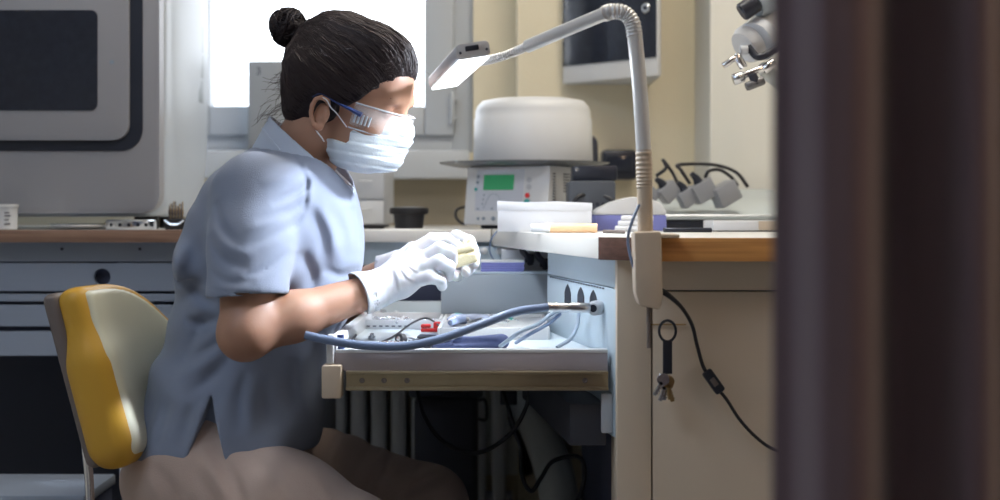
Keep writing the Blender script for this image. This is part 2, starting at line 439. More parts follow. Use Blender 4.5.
lathe(bm, [(0.005, -0.04), (0.006, -0.038), (0.006, 0.038), (0.005, 0.04)], p, 14)
box(bm, p.x - 0.004, p.x + 0.012, fy0 - 0.03, fy0 + 0.002, p.z - 0.03, p.z - 0.02); box(bm, p.x - 0.004, p.x + 0.012, fy0 - 0.03, fy0 + 0.002, p.z + 0.02, p.z + 0.03)
struct(obj('window_hinge', bm, M_frame, wn))
bm = new(); box(bm, wx0 - 0.03, wx1 - 0.008, WY - 0.10, WY + 0.05, 1.005, 1.077, 0.006)
struct(obj('window_sill', bm, M_frame, wn))

# ------------------------------------------------------------------ the left and rear bench
BZ = 0.8845
def bench_unit(name, label, x0, x1, hole):
    t = thing(name, label, 'drawer unit', ((x0 + x1) / 2, 3.1, 0))
    cx = (x0 + x1) / 2; fy = -0.32
    bm = new(); box(bm, x0 - cx, x1 - cx, fy + 0.022, 0.36, 0.632, BZ - 0.024); obj('body', bm, M_benchgap, t, smooth=False)
    def zz(py): return ZC - (py - HOR) * 2.78 / F
    for i, (a, b) in enumerate(((241.4, 261.5), (263, 291), (294, 301.5), (305, 326.5), (331.5, 356))):
        bm = new()
        if i == 1 and hole is not None:
            hx, hr = hole - cx, 0.017; z0, z1 = zz(b), zz(a); zc = (z0 + z1) / 2
            ring = [(hx + hr * math.cos(2 * math.pi * k / 24), zc + hr * math.sin(2 * math.pi * k / 24)) for k in range(24)]
            # plate with a round hole, quads between the hole and a square about it
            sq = []
            for k in range(24):
                c, s = math.cos(2 * math.pi * k / 24), math.sin(2 * math.pi * k / 24); m = max(abs(c), abs(s)); hh = (z1 - z0) / 2 - 0.0005
                sq.append((hx + hh * c / m, zc + hh * s / m))
            lo = [bm.verts.new((x, fy + 0.0, z)) for x, z in ring]; hi = [bm.verts.new((x, fy + 0.0, z)) for x, z in sq]
            bk = [bm.verts.new((x, fy + 0.012, z)) for x, z in ring]
            for k in range(24):
                j = (k + 1) % 24
                bm.faces.new((lo[k], lo[j], hi[j], hi[k])); bm.faces.new((lo[j], lo[k], bk[k], bk[j]))
            hh = (z1 - z0) / 2 - 0.0005
            box(bm, x0 - cx, hx - hh, fy, fy + 0.022, z0, z1); box(bm, hx + hh, x1 - cx, fy, fy + 0.022, z0, z1)
        else:
            box(bm, x0 - cx, x1 - cx, fy, fy + 0.022, zz(b), zz(a), 0.0012)
        d = obj('drawer' if i else 'top_rail', bm, M_bench, t, smooth=False)
        if i == 0:
            for px in (62, 140):
                q = P(px, 249, 2.78)
                if x0 < q.x < x1:
                    bm = new(); lathe(bm, [(0.003, 0), (0.003, 0.003), (0, 0.003)], (q.x - cx, fy + 0.001, q.z), 12, axis=(0, -1, 0)); obj('screw', bm, M_black, d)
    return t
def end_leg(x):
    pass
bench_unit('drawer_unit', 'blue-grey drawer unit with a round finger hole under the left wood-edged worktop', -1.55, -0.48, P(102, 273, 2.78).x)
bm = new(); box(bm, -1.6, -0.40, 2.74, WY - 0.001, BZ - 0.024, BZ, 0.002)
t = tag(obj('worktop', bm, M_wtop), 'worktop with brown wood edge carrying the big grey machine on the left', 'worktop')
bm = new(); box(bm, -1.6, -0.40, 2.737, 2.7405, BZ - 0.0245, BZ + 0.0003, 0.0008); obj('edge_strip', bm, M_woodl, t)['label'] = 'brown wood edge strip'
# white rear worktop with its light front
bm = new(); box(bm, -0.398, -0.018, 2.74, WY - 0.014, BZ - 0.024, BZ, 0.002)
tag(obj('worktop', bm, M_wtop), 'cream worktop below the window, behind the gloved hands', 'worktop')
t = thing('bench_panel', 'pale blue apron panel under the cream rear worktop', 'panel', (-0.2, 2.79, 0))
bm = new(); box(bm, -0.19, 0.20, -0.01, 0.012, 0.815, BZ - 0.025, 0.001); obj('apron', bm, M_blue, t)
bm = new(); box(bm, -0.19, 0.20, 0.02, 0.035, 0.735, 0.812, 0.001); obj('backboard', bm, M_benchgap, t)
bm = new(); box(bm, -0.19, -0.165, -0.01, 0.3, 0.0, BZ - 0.026, 0.001); obj('leg', bm, M_bench, t)

# ------------------------------------------------------------------ the big grey machine
t = thing('dental_milling_machine', 'large grey bench machine with dark window and black rounded band', 'machine', (-1.06, 2.98, BZ))
ox = t.location
MX0, MX1 = -1.48, -0.688; myf, myb = 2.84, 3.26
mz0, mz1 = BZ + 0.026, BZ + 0.98
f = Field((MX0 - 0.02 , myf - 0.03, mz0 - 0.02), (MX1 + 0.03, myb + 0.05, mz1 + 0.02), 0.0075)
f.rbox(((MX0 + MX1) / 2, (myf + myb) / 2, (mz0 + mz1) / 2), ((MX1 - MX0) / 2, (myb - myf) / 2, (mz1 - mz0) / 2), 0.034, k=0.001)
f.ell((MX1 - 0.006, 3.09, mz0 + 0.38), (0.02, 0.16, 0.36), k=0.03)
b = f.mesh('body', M_machside, t, 3); b.matrix_parent_inverse = Matrix.Translation(-Vector(ox))
def mp(px, py, Y=2.755): q = P(px, py, Y); return q.x, q.z
def plate(name, px0, px1, py0, py1, r, y, th, material, parent, corners=(1, 1, 1, 1), bev=0.0):
    x0, z1 = mp(px0, py0, y); x1, z0 = mp(px1, py1, y)
    bm = new(); prism(bm, rrect(x0, x1, z0, z1, r, 8, corners), 0, th, FACE, bev)
    o = obj(name, bm, material, parent); o.location = Vector((0, y + th, 0)) - Vector(ox); return o
fr = None
bm = new(); x1, z0 = mp(160.5, 213, 2.83)
prism(bm, rrect(MX0 + 0.01, x1, z0, mz1 - 0.02, 0.034, 8), 0, 0.05, FACE, 0.018)
fr = obj('front_shell', bm, M_mach, t); fr.location = Vector((0, 2.87, 0)) - Vector(ox)
def onfront(name, px0, px1, py0, py1, r, y, th, material, parent, bev=0.0):
    o = plate(name, px0, px1, py0, py1, r, y, th, material, parent, (1, 1, 1, 1), bev)
    if parent is not t: o.location = o.location - parent.location
    return o
bd = onfront('seal_band', -190, 142.5, -250, 151, 0.045, 2.8175, 0.006, M_black, t)
dr = onfront('door', -176, 128.5, -236, 140, 0.030, 2.808, 0.014, M_mach, t, 0.003)
gl = onfront('viewing_window', -120, 97.5, 10, 110.5, 0.014, 2.8065, 0.004, M_dglass, dr)
mk = onfront('mark', 109.5, 114, 60, 64, 0.002, 2.8074, 0.001, M_inkg, dr)
for px0, y0, y1 in ((193, 25, 52), (193, 53.5, 78), (193, 79.5, 103)):
    bm = new(); a = ZC - (y1 - HOR) * 3.12 / F; c = ZC - (y0 - HOR) * 3.12 / F
    box(bm, MX1 + 0.006, MX1 + 0.0155, 3.10, 3.15, a, c, 0.002)
    o = obj('vent', bm, M_boxg, t); o.location = -Vector(ox)
for (x, y) in ((-1.38, 2.91), (-0.74, 2.91), (-1.38, 3.12), (-0.74, 3.12)):
    bm = new(); lathe(bm, [(0.025, 0), (0.025, 0.026), (0.018, 0.03)], (x - ox.x, y - ox.y, 0), 20); obj('foot', bm, M_blackm, t)

# things on the left bench
t = thing('cup', 'white cup with small dark markings at the left picture edge', 'cup', P(2, 229, 2.77) + Vector((0, 0, 0)))
t.location.z = BZ
bm = new(); lathe(bm, [(0.0, 0.0), (0.026, 0), (0.029, 0.003), (0.030, 0.048), (0.031, 0.05), (0.029, 0.05), (0.027, 0.005), (0, 0.005)], (0, 0, 0)); obj('body', bm, M_paper, t)
bm = new(); lathe(bm, [(0.0305, 0.044), (0.032, 0.045), (0.032, 0.0505), (0.0295, 0.051), (0.0295, 0.044)], (0, 0, 0)); obj('rim', bm, M_white, t)
bm = new()
for k, (z, wd) in enumerate(((0.012, 0.006), (0.02, 0.004), (0.028, 0.007), (0.034, 0.005))):
    for j in range(int(wd * 1000)):
        a = math.radians(-60 + j * 3.5); box(bm, -0.0009, 0.0009, -0.0004, 0.0004, -0.0011, 0.0011, mtx=Matrix.Translation((0.0302 * math.cos(a), 0.0302 * math.sin(a), z)) @ Matrix.Rotation(a + math.pi / 2, 4, 'Z'))
obj('printed_marks', bm, M_ink, t)
# holder ring with holes
t = thing('disc_holder', 'steel disc holder with round holes lying under the machine edge', 'holder', P(131, 229, 2.80)); t.location.z = BZ
bm = new(); lathe(bm, [(0.040, 0), (0.048, 0), (0.050, 0.003), (0.050, 0.017), (0.047, 0.02), (0.040, 0.02), (0.038, 0.017), (0.038, 0.003)], (0, 0, 0), 48)
bm.faces.ensure_lookup_table(); obj('ring', bm, M_steel, t)
bm = new()
for a in (-125, -100, -80, -60, -40, -20):
    r = math.radians(a); lathe(bm, [(0.0035, 0), (0.0035, 0.0012), (0, 0.0012)], (0.0496 * math.cos(r), 0.0496 * math.sin(r), 0.010), 14, axis=(math.cos(r), math.sin(r), 0))
obj('hole', bm, M_black, t)
bm = new(); lathe(bm, [(0, 0.004), (0.037, 0.004), (0.037, 0.010), (0, 0.010)], (0, 0, 0), 32); obj('disc', bm, M_shell, t)
t = thing('metal_tray', 'low shiny steel dish beside the disc holder', 'dish', P(78, 229, 2.83)); t.location.z = BZ
bm = new(); lathe(bm, [(0, 0), (0.035, 0), (0.052, 0.006), (0.056, 0.010), (0.054, 0.0115), (0.033, 0.003), (0, 0.003)], (0, 0, 0), 40); obj('dish', bm, M_chrome, t)
bm = new(); lathe(bm, [(0.0, 0.003), (0.02, 0.003), (0.02, 0.010), (0.0, 0.012)], (0.004, 0, 0), 24); obj('disc', bm, M_brass, t)
# bur holder with pins
t = thing('bur_stand', 'small bur stand with upright steel pins beside the big machine', 'bur stand', P(176, 229, 2.80)); t.location.z = BZ
bm = new(); prism(bm, [(-0.019, 0), (0.019, 0), (0.021, 0.010), (0.021, 0.022), (-0.021, 0.022), (-0.021, 0.010)], -0.014, 0.014, FACE, 0.002); obj('block', bm, M_blackm, t)
bm = new(); tube(bm, [(-0.019, -0.016, 0.019), (-0.010, -0.017, 0.012), (0.0, -0.0175, 0.010), (0.010, -0.017, 0.012), (0.019, -0.016, 0.019)], 0.003, 8); obj('clip', bm, M_steel, t)
for k in range(5):
    for j in range(2):
        bm = new(); lathe(bm, [(0.0013, 0.02), (0.0013, 0.030), (0.0022, 0.031), (0.0022, 0.039), (0.0012, 0.042), (0.0011, 0.048 + 0.004 * ((k * 7 + j) % 3)), (0, 0.049 + 0.004 * ((k * 7 + j) % 3))], (-0.012 + k * 0.006, -0.006 + j * 0.012, 0), 8); obj('pin', bm, M_brass if j else M_shell, t)

# grey case with a 3 on the sill, the white drawer box, the black pot
t = thing('storage_case', 'upright grey case marked 3 standing on the window sill', 'case', (P(262, 110, 3.50).x, 3.56, 1.077))
x0, x1 = P(248, 0, 3.54).x - t.location.x, P(296, 0, 3.54).x - t.location.x; ztop = P(0, 61, 3.54).z - 1.077
bm = new(); box(bm, x0, x1, -0.02, 0.035, 0, ztop, 0.003); obj('body', bm, mat('case_grey', (0.27, 0.28, 0.29), 0.5), t)
bm = new(); box(bm, x0 + 0.004, x1 - 0.004, -0.0225, -0.0195, 0.01, ztop - 0.005, 0.001); obj('front_panel', bm, mat('case_grey2', (0.30, 0.31, 0.32), 0.5), t)
q = P(258.5, 71.5, 3.5375) - t.location
text('numeral', '3', 0.028, frame_at(q, (1, 0, 0), (0, 0, 1)), M_ink, t)
t = thing('drawer_box', 'small white desktop drawer box standing behind her mask', 'drawer box', (P(362, 225, 3.1).x, 3.2, BZ))
a, c = P(333, 0, 3.05).x - t.location.x, P(384.5, 0, 3.05).x - t.location.x
H = P(0, 150, 3.05).z - BZ
bm = new(); box(bm, a, c, -0.145, 0.12, 0.008, H, 0.004); obj('body', bm, M_lg, t)
for z0, z1, m in ((0.010, 0.060, M_white), (0.064, 0.128, M_lg), (0.132, H - 0.004, M_lg)):
    bm = new(); box(bm, a + 0.002, c - 0.002, -0.15, -0.146, z0, z1, 0.0015, mi=0); d = obj('drawer', bm, m, t)
    bm = new(); zc = z0 + (z1 - z0) * 0.62; tube(bm, [(0.0, -0.150, zc), (0.002, -0.156, zc), (0.024, -0.156, zc), (0.026, -0.15, zc)], 0.0018, 8, n=3); obj('handle', bm, M_white, d)
bm = new(); box(bm, a + 0.006, c - 0.01, -0.13, 0.1, 0, 0.008); obj('foot', bm, M_black, t)
t = thing('pot', 'round black pot on the cream worktop near the window wall', 'pot', P(409, 226, 3.0)); t.location.z = BZ
bm = new(); lathe(bm, [(0, 0), (0.030, 0), (0.034, 0.03), (0.040, 0.031), (0.042, 0.034), (0.042, 0.043), (0.040, 0.045), (0.034, 0.044), (0.031, 0.034), (0.028, 0.004), (0, 0.004)], (0, 0, 0)); obj('pot', bm, M_blackm, t)
bm = new(); lathe(bm, [(0.031, 0.038), (0.034, 0.046), (0.0, 0.047)], (0, 0, 0)); obj('filling', bm, M_lg, t)
t = thing('saucer', 'flat dark saucer beside the white drawer box', 'saucer', P(374, 227, 2.93)); t.location.z = BZ
bm = new(); lathe(bm, [(0, 0), (0.02, 0), (0.026, 0.008), (0.024, 0.009), (0.018, 0.003), (0, 0.003)], (0, 0, 0)); obj('dish', bm, M_blackm, t)

# ------------------------------------------------------------------ under the benches: radiator, dark unit, ducts, cables
t = thing('radiator', 'white ribbed radiator in the dark below the bench', 'radiator', (-0.31, 3.5, 0.3))
for k in range(12):
    bm = new(); box(bm, -0.26 + k * 0.05, -0.225 + k * 0.05, -0.06, 0.05, -0.12, 0.24, 0.01); obj('rib', bm, M_rad, t)
for z in (-0.1, 0.21):
    bm = new(); tube(bm, [(-0.26, 0, z), (0.34, 0, z)], 0.018, 10); obj('manifold', bm, M_rad, t)
t = thing('suction_unit', 'dark box unit with moulded handle standing under the bench', 'unit', (P(446, 400, 3.0).x, 3.1, 0))
a, c = P(414, 0, 2.95).x - t.location.x, P(476, 0, 2.95).x - t.location.x; H = P(0, 397, 2.95).z
bm = new(); box(bm, a, c, -0.15, 0.15, 0.0, H, 0.01); obj('body', bm, M_darkunit, t)
bm = new(); box(bm, a - 0.01, c + 0.014, -0.17, 0.15, H, H + 0.022, 0.006); obj('lid', bm, mat('unit_lid', (0.06, 0.065, 0.08), 0.45), t)
bm = new(); box(bm, a + 0.01, c - 0.012, -0.181, -0.171, H + 0.004, H + 0.014, 0.003); obj('handle', bm, M_black, t)
t = thing('wall_panel', 'pale lower wall panel with black hook behind the dark unit', 'panel', (P(510, 0, 3.4).x, 3.5, 0))
bm = new(); box(bm, -0.12, 0.16, -0.02, 0.0, 0.26, 0.62, 0.003); obj('board', bm, mat('board', (0.80, 0.83, 0.80), 0.6), t)
q = P(484, 405, 3.4) - t.location
bm = new(); tube(bm, [q + Vector((-0.012, -0.06, 0.02)), q + Vector((0.004, -0.065, 0.02)), q + Vector((0.006, -0.065, -0.025)), q + Vector((-0.012, -0.06, -0.025))], 0.0035, 8, n=3); obj('hook', bm, M_black, t)
bm = new(); tube(bm, [P(520, 388, 3.1), P(537, 425, 3.0), P(556, 480, 2.85), P(566, 560, 2.75)], 0.040, 18)
tag(obj('duct', bm, M_duct), 'grey extraction duct slanting down under the desk', 'duct')
bm = new(); tube(bm, [P(417, 388, 2.4), P(425, 418, 2.42), P(445, 443, 2.42), P(477, 453, 2.42), P(508, 436, 2.42), P(525, 410, 2.42), P(531, 386, 2.42)], 0.0038, 8)
tag(obj('cable', bm, M_cable), 'black cable hanging in a loop beneath the open drawer', 'cable')
bm = new(); tube(bm, [P(503, 392, 2.7), P(512, 420, 2.66), P(520, 445, 2.6), P(522, 475, 2.6), P(531, 491, 2.6), P(541, 478, 2.6), P(552, 462, 2.6), P(572, 456, 2.6), P(583, 462, 2.6), P(583, 485, 2.6), P(570, 520, 2.6)], 0.0042, 8)
tag(obj('cable', bm, M_cable), 'black cable curling beside the slanting duct', 'cable')
bm = new(); box(bm, *sorted((P(500, 0, 2.8).x, P(517, 0, 2.8).x)), 2.78, 2.84, P(0, 404, 2.8).z, P(0, 390, 2.8).z, 0.003)
tag(obj('plug_socket', bm, M_black), 'small black socket hanging from the bench underside', 'socket')
bm = new(); tube(bm, [P(507, 403, 2.81), P(511, 425, 2.81), P(520, 448, 2.8), P(521, 470, 2.78)], 0.003, 8); obj('lead', bm, M_cable, bpy.data.objects['plug_socket'])

# ------------------------------------------------------------------ the desk on the right
A = (-0.016, 2.742); Bc = (0.140, 1.955); Cc = (0.214, 1.885)
top = [A, Bc, Cc, (1.2, 1.885), (1.2, 3.219), (0.486, 3.219), (0.486, 3.479), (-0.016, 3.479)]
DT = 0.031
t = thing('worktop', 'white desk worktop carrying the furnace, with orange wood front edge', 'worktop', (0.4, 2.6, BZ - DT)); o0 = t.location
bm = new(); prism(bm, [(x - o0.x, y - o0.y) for x, y in top], 0, DT, None, 0.0015); obj('top', bm, M_wtop, t)
def strip(name, p, q, material, th=0.003):
    p, q = Vector((*p, 0)), Vector((*q, 0)); d = (q - p); n = Vector((d.y, -d.x, 0)).normalized() * th
    bm = new(); prism(bm, [(v.x - o0.x, v.y - o0.y) for v in (p, q, q + n, p + n)], -0.0006, DT + 0.0004, None, 0.0008)
    return obj(name, bm, material, t)
strip('edge_strip', (Bc[0], Bc[1]), Cc, M_wood_shade)['label'] = 'corner strip of desk edge, shade painted as dark brown'
strip('edge_strip', Cc, (1.2, 1.885), M_woodo)['label'] = 'orange wood front edge'
# cabinet below
t = thing('desk_cabinet', 'beige desk cabinet under the orange wood edge, keys hanging in front', 'cabinet', (0.6, 2.3, 0)); oc = t.location
fyc = 1.94
def cb(name, x0, x1, y0, y1, z0, z1, material, par=None, bev=0.0015):
    bm = new(); box(bm, x0 - oc.x, x1 - oc.x, y0 - oc.y, y1 - oc.y, z0, z1, bev); return obj(name, bm, material, par or t)
zs = P(0, 291, fyc).z; ztop = BZ - DT
cb('side_post', P(617, 0, fyc).x, P(652, 0, fyc).x - 0.001, fyc, fyc + 0.10, 0.0, ztop - 0.0005, M_cab)
cb('drawer_front', P(652.7, 0, fyc).x, 1.15, fyc, fyc + 0.02, zs + 0.001, ztop - 0.001, M_cab)
cb('door', P(652.7, 0, fyc).x, 1.15, fyc, fyc + 0.02, 0.06, zs - 0.001, M_cab)
cb('body', P(652.7, 0, fyc).x + 0.002, 1.15, fyc + 0.021, 2.95, 0.0, ztop - 0.002, M_benchgap, bev=0)
# inner blue side panel (faces the technician)
t = thing('knee_panel', 'pale blue perforated side panel inside the desk, with three pointed slots', 'panel', (0.12, 2.3, 0)); on = t.location
def kx(Y, off=0.0): return 0.168 - (Y - 1.95) * 0.178 + off
def slab(name, y0, y1, z0, z1, off, th, material, bev=0.001, par=None):
    bm = new(); prism(bm, [(kx(y0, off) - on.x, y0 - on.y), (kx(y0, off + th) - on.x, y0 - on.y), (kx(y1, off + th) - on.x, y1 - on.y), (kx(y1, off) - on.x, y1 - on.y)], z0, z1, None, bev)
    return obj(name, bm, material, par or t)
slab('upper_panel', 1.96, 2.42, 0.812, ztop - 0.001, -0.001, 0.014, M_blue)
slab('lower_panel', 1.96, 2.42, 0.60, 0.8105, -0.002, 0.014, M_blue)
bm = new(); box(bm, .170 - on.x, .184 - on.x, 1.96 - on.y, 2.9 - on.y, .02, .597, .001); obj('lower_panel', bm, M_benchgap, t)
# slots
for py0, py1, px, Y in ((284, 304, 567, 2.26), (287, 306, 580, 2.17), (290, 309, 594, 2.09)):
    zz0, zz1 = P(0, py1, Y).z, P(0, py0, Y).z; zc, hh = (zz0 + zz1) / 2, (zz1 - zz0) / 2; ww = 0.042
    d = Vector((-0.178, 1, 0)).normalized(); n = Vector((-1, -0.178, 0)).normalized()
    m = frame_at((kx(Y, -0.0025) - on.x, Y - on.y, zc), -d, (0, 0, 1))
    bm = new(); prism(bm, [(-ww / 2, -hh), (ww / 2, -hh), (ww / 2, hh * 0.1), (ww * 0.3, hh * 0.6), (0, hh), (-ww * 0.3, hh * 0.6), (-ww / 2, hh * 0.1)], -0.001, 0.0008, m)
    obj('slot', bm, M_black, t, smooth=False)
# perforation line: row of small holes along the joint
bm = new()
for k in range(22):
    Y = 2.03 + k * 0.017; m = frame_at((kx(Y, -0.003) - on.x, Y - on.y, 0.8085), Vector((0.178, -1, 0)), (0, 0, 1))
    box(bm, -0.004, 0.004, -0.0012, 0.0012, -0.0006, 0.0006, mtx=m)
obj('perforation', bm, M_ink, t, smooth=False)
# rear pale upright with two hooks and knobs
t = thing('rear_apron', 'pale blue rear apron with two dark tool hooks below the desk', 'panel', (0.03, 2.76, 0)); orr = t.location
bm = new(); box(bm, -0.10, 0.115, -0.01, 0.004, 0.74, ztop - 0.002, 0.001); obj('board', bm, M_blue, t)
bm = new(); box(bm, -0.027, 0.07, -0.16, -0.012, 0.78, ztop - 0.004, 0.002); obj('bracket', bm, mat('pale_bracket', (0.66, 0.70, 0.74), 0.4), t)
for px in (527, 542):
    q = P(px, 256 + (px - 527) * 0.3, 2.585) - orr
    bm = new(); tube(bm, [q + Vector((-0.010, -0.004, 0.014)), q + Vector((-0.006, -0.012, 0.006)), q + Vector((0.004, -0.014, -0.004)), q + Vector((0.006, -0.008, -0.014))], 0.006, 8, n=3)
    box(bm, q.x - 0.004, q.x + 0.013, q.y - 0.014, q.y + 0.02, q.z - 0.012, q.z + 0.004, 0.002); obj('tool_hook', bm, M_black, t)
for px in (484, 499):
    q = P(px, 251, 2.74) - orr
    bm = new(); lathe(bm, [(0.007, 0), (0.007, 0.006), (0.004, 0.008), (0, 0.008)], q, 16, axis=(0, -1, 0)); obj('knob', bm, M_white, t)
bm = new(); tube(bm, [P(497, 231, 2.6), P(491, 240, 2.60), P(490, 252, 2.62), P(495, 262, 2.64), P(498, 268, 2.66)], 0.0016, 8)
tag(obj('cable', bm, M_tube), 'thin dark cable dropping from the desk edge behind the violet stack', 'cable')
# grey metal box in the drawer
t = thing('metal_box', 'long blue-grey metal box at the back of the drawer', 'box', (P(496, 0, 2.55).x, 2.62, 0.727))
x0, x1 = P(441, 0, 2.53).x - t.location.x, P(551.5, 0, 2.53).x - t.location.x
zb, zt = 0.0, P(0, 274, 2.53).z - 0.727
bm = new(); box(bm, x0, x1, -0.09, -0.028, zb, zt, 0.002); obj('body', bm, M_boxg, t)
bm = new(); box(bm, x0 - 0.001, x1 - 0.001, -0.091, -0.027, zt, zt + 0.004, 0.0015); obj('lid', bm, M_blue, t)
zl = 0.727 + zt + 0.004
for k in range(5):
    bm = new(); x0, x1 = P(481, 0, 2.58).x, P(524, 0, 2.58).x
    box(bm, x0 + 0.001 * (k % 2), x1 - 0.001 * ((k + 1) % 2), 2.535, 2.585, zl + k * 0.0042, zl + k * 0.0042 + 0.0038, 0.0008)
    tag(obj('card_packet', bm, M_purple if k < 4 else M_paper), ['violet packet at the bottom of the stack on the metal box', 'violet packet second from the bottom of the stack', 'violet packet in the middle of the stack', 'violet packet just beneath the white top packet', 'white packet on top of the violet stack'][k], 'packet', 'packets stacked on the metal box')

# ------------------------------------------------------------------ the open drawer
DY0, DY1 = 1.985, 2.78; DX0 = P(326, 0, DY0).x
t = thing('drawer', 'open wide drawer full of tools pulled out beneath her forearms', 'drawer', ((DX0 + 0.15) / 2, 2.35, 0.66)); od = t.location
def dx1(Y): return kx(Y, -0.008)
def quadbox(name, pts, z0, z1, material, par, bev=0.001):
    bm = new(); prism(bm, [(x - od.x, y - od.y) for x, y in pts], z0 - od.z, z1 - od.z, None, bev); return obj(name, bm, material, par)
quadbox('bottom', [(DX0 + 0.01, DY0 + 0.002), (dx1(DY0), DY0 + 0.002), (dx1(DY1), DY1), (DX0 + 0.01, DY1)], 0.705, 0.716, M_drawin, t)
zr = P(0, 350.5, DY0).z
quadbox('near_side', [(DX0 + 0.012, DY0 - 0.002), (dx1(DY0), DY0 - 0.002), (dx1(DY0), DY0 + 0.010), (DX0 + 0.012, DY0 + 0.010)], P(0, 371, DY0).z, zr - 0.002, M_draw, t)
quadbox('rim', [(DX0 + 0.014, DY0 - 0.004), (dx1(DY0), DY0 - 0.004), (dx1(DY0), DY0 + 0.014), (DX0 + 0.014, DY0 + 0.014)], zr - 0.003, zr + 0.002, M_white, t)
quadbox('far_side', [(DX0 + 0.012, DY1 - 0.012), (dx1(DY1), DY1 - 0.012), (dx1(DY1), DY1), (DX0 + 0.012, DY1)], 0.70, 0.742, M_drawin, t)
quadbox('front_panel', [(DX0, DY0 + 0.004), (DX0 + 0.014, DY0 + 0.004), (DX0 + 0.014, DY1), (DX0, DY1)], 0.672, 0.738, M_white, t)
# slide rail with its profile: two lips and a recessed band, holes
zb0, zb1 = P(0, 390, DY0 - 0.01).z, P(0, 371, DY0 - 0.01).z
bm = new()
x0, x1 = DX0 + 0.03 - od.x, dx1(DY0) - od.x; y = DY0 - 0.016 - od.y
box(bm, x0, x1, y + 0.004, y + 0.014, zb0 - od.z, zb1 - od.z, 0.001)
box(bm, x0, x1, y - 0.002, y + 0.006, zb0 - od.z, zb0 + 0.005 - od.z, 0.001); box(bm, x0, x1, y - 0.002, y + 0.006, zb1 - 0.004 - od.z, zb1 - od.z, 0.001)
r = obj('slide_rail', bm, M_rail, t)
for px, s in ((362, 1), (384, 1), (407, 1), (585, 1)):
    q = P(px, 380.5, DY0 - 0.012)
    bm = new(); lathe(bm, [(0.004, 0), (0.004, 0.002), (0.0022, 0.0025), (0, 0.001)], (q.x - od.x, y + 0.005, q.z - od.z), 14, axis=(0, -1, 0)); obj('rivet', bm, M_shell, r)
bm = new(); box(bm, DX0 - 0.004 - od.x, DX0 + 0.024 - od.x, y - 0.004, y + 0.03, P(0, 397, DY0).z - od.z, P(0, 364, DY0).z - od.z, 0.003); obj('end_cap', bm, M_beige, t)
bm = new(); box(bm, DX0 + 0.003 - od.x, DX0 + 0.012 - od.x, y + 0.002, y + 0.02, P(0, 363, DY0).z - od.z, P(0, 334, DY0).z - od.z, 0.002); obj('end_stop', bm, M_white, t)
bm = new(); tube(bm, [(DX0 + 0.02 - od.x, DY0 + 0.005 - od.y, P(0, 335, DY0).z - od.z), (DX0 + 0.022 - od.x, DY0 + 0.005 - od.y, P(0, 358, DY0).z - od.z)], 0.005, 10); obj('locking_pin', bm, M_bluepl, t)
# lower runner carcass beneath
t2 = thing('drawer_runner', 'dark steel runner carcass fixed below the open drawer', 'runner', (0.1, 2.2, 0.6))
bm = new(); prism(bm, [(0.0, -0.21), (0.052, -0.21), (0.0, 0.3), (-0.06, 0.3)], -0.015, 0.045, None, 0.002); obj('beam', bm, M_darkunit, t2)
q = P(606, 0, 2.0)
bm = new(); box(bm, q.x - 0.1 - 0.008, q.x - 0.1 + 0.008, -0.222, -0.206, P(0, 432, 1.99).z - 0.6, P(0, 393, 1.99).z - 0.6, 0.002); obj('end_bracket', bm, M_lg, t2)

# contents of the drawer
FZ = 0.716
def D(px, py, z=FZ):   # a point on a level plane, from where the photograph shows it
    Y = (ZC - z) * F / (py - HOR); return Vector(((px - 500) * Y / F, Y, z))
rnd = random.Random(5)
# long white divided tray
t = thing('divided_tray', 'low white divided tray holding small burs in the drawer', 'tray', D(385, 328))
a = D(352, 331).x - t.location.x; c = D(440, 331).x - t.location.x
bm = new(); box(bm, a, c, -0.02, 0.10, 0, 0.004, 0.001); box(bm, a, c, -0.022, -0.018, 0, 0.016, 0.001); box(bm, a, c, 0.098, 0.102, 0, 0.02, 0.001)
box(bm, a, a + 0.004, -0.02, 0.1, 0, 0.018); box(bm, c - 0.004, c, -0.02, 0.1, 0, 0.018); box(bm, (a + c) / 2, (a + c) / 2 + 0.003, -0.02, 0.1, 0, 0.014)
obj('tray', bm, M_white, t)
bm = new()
for k in range(8): box(bm, a + 0.01 + k * 0.011, a + 0.016 + k * 0.011, -0.0226, -0.0218, 0.004, 0.0062)
obj('slots', bm, M_ink, t)
proto = None
for k in range(16):
    if proto is None:
        bm = new(); lathe(bm, [(0.0009, 0), (0.0009, 0.016), (0.0022, 0.017), (0.003, 0.021), (0.0018, 0.026), (0, 0.027)], (0, 0, 0), 8)
        proto = obj('dental_bur', bm, M_steel); o = proto
    else:
        o = proto.copy(); SC.collection.objects.link(o)
    tag(o, 'tiny steel bur lying loose in the white divided tray', 'bur', 'burs in the divided tray')
    q = t.location + Vector((a + 0.01 + rnd.random() * (c - a - 0.03), 0.0 + rnd.random() * 0.085, 0.007 + rnd.random() * 0.006))
    o.location = q; o.rotation_euler = (math.radians(80 + rnd.random() * 10), 0, rnd.random() * 6.28)
for k, (px, py, r, mt, lb) in enumerate(((368, 314, .008, M_teal, 'green round cap behind the white divided tray'), (382, 313, .010, M_boxg, 'grey round cap behind the white divided tray'), (396, 315, .007, M_lg, 'pale round cap behind the white divided tray'))):
    q = D(px, py, FZ + 0.006); bm = new(); lathe(bm, [(r, -0.004), (r, 0.004), (r * .7, 0.007), (0, 0.008)], q, 16); tag(obj('cap', bm, mt), lb, 'cap')
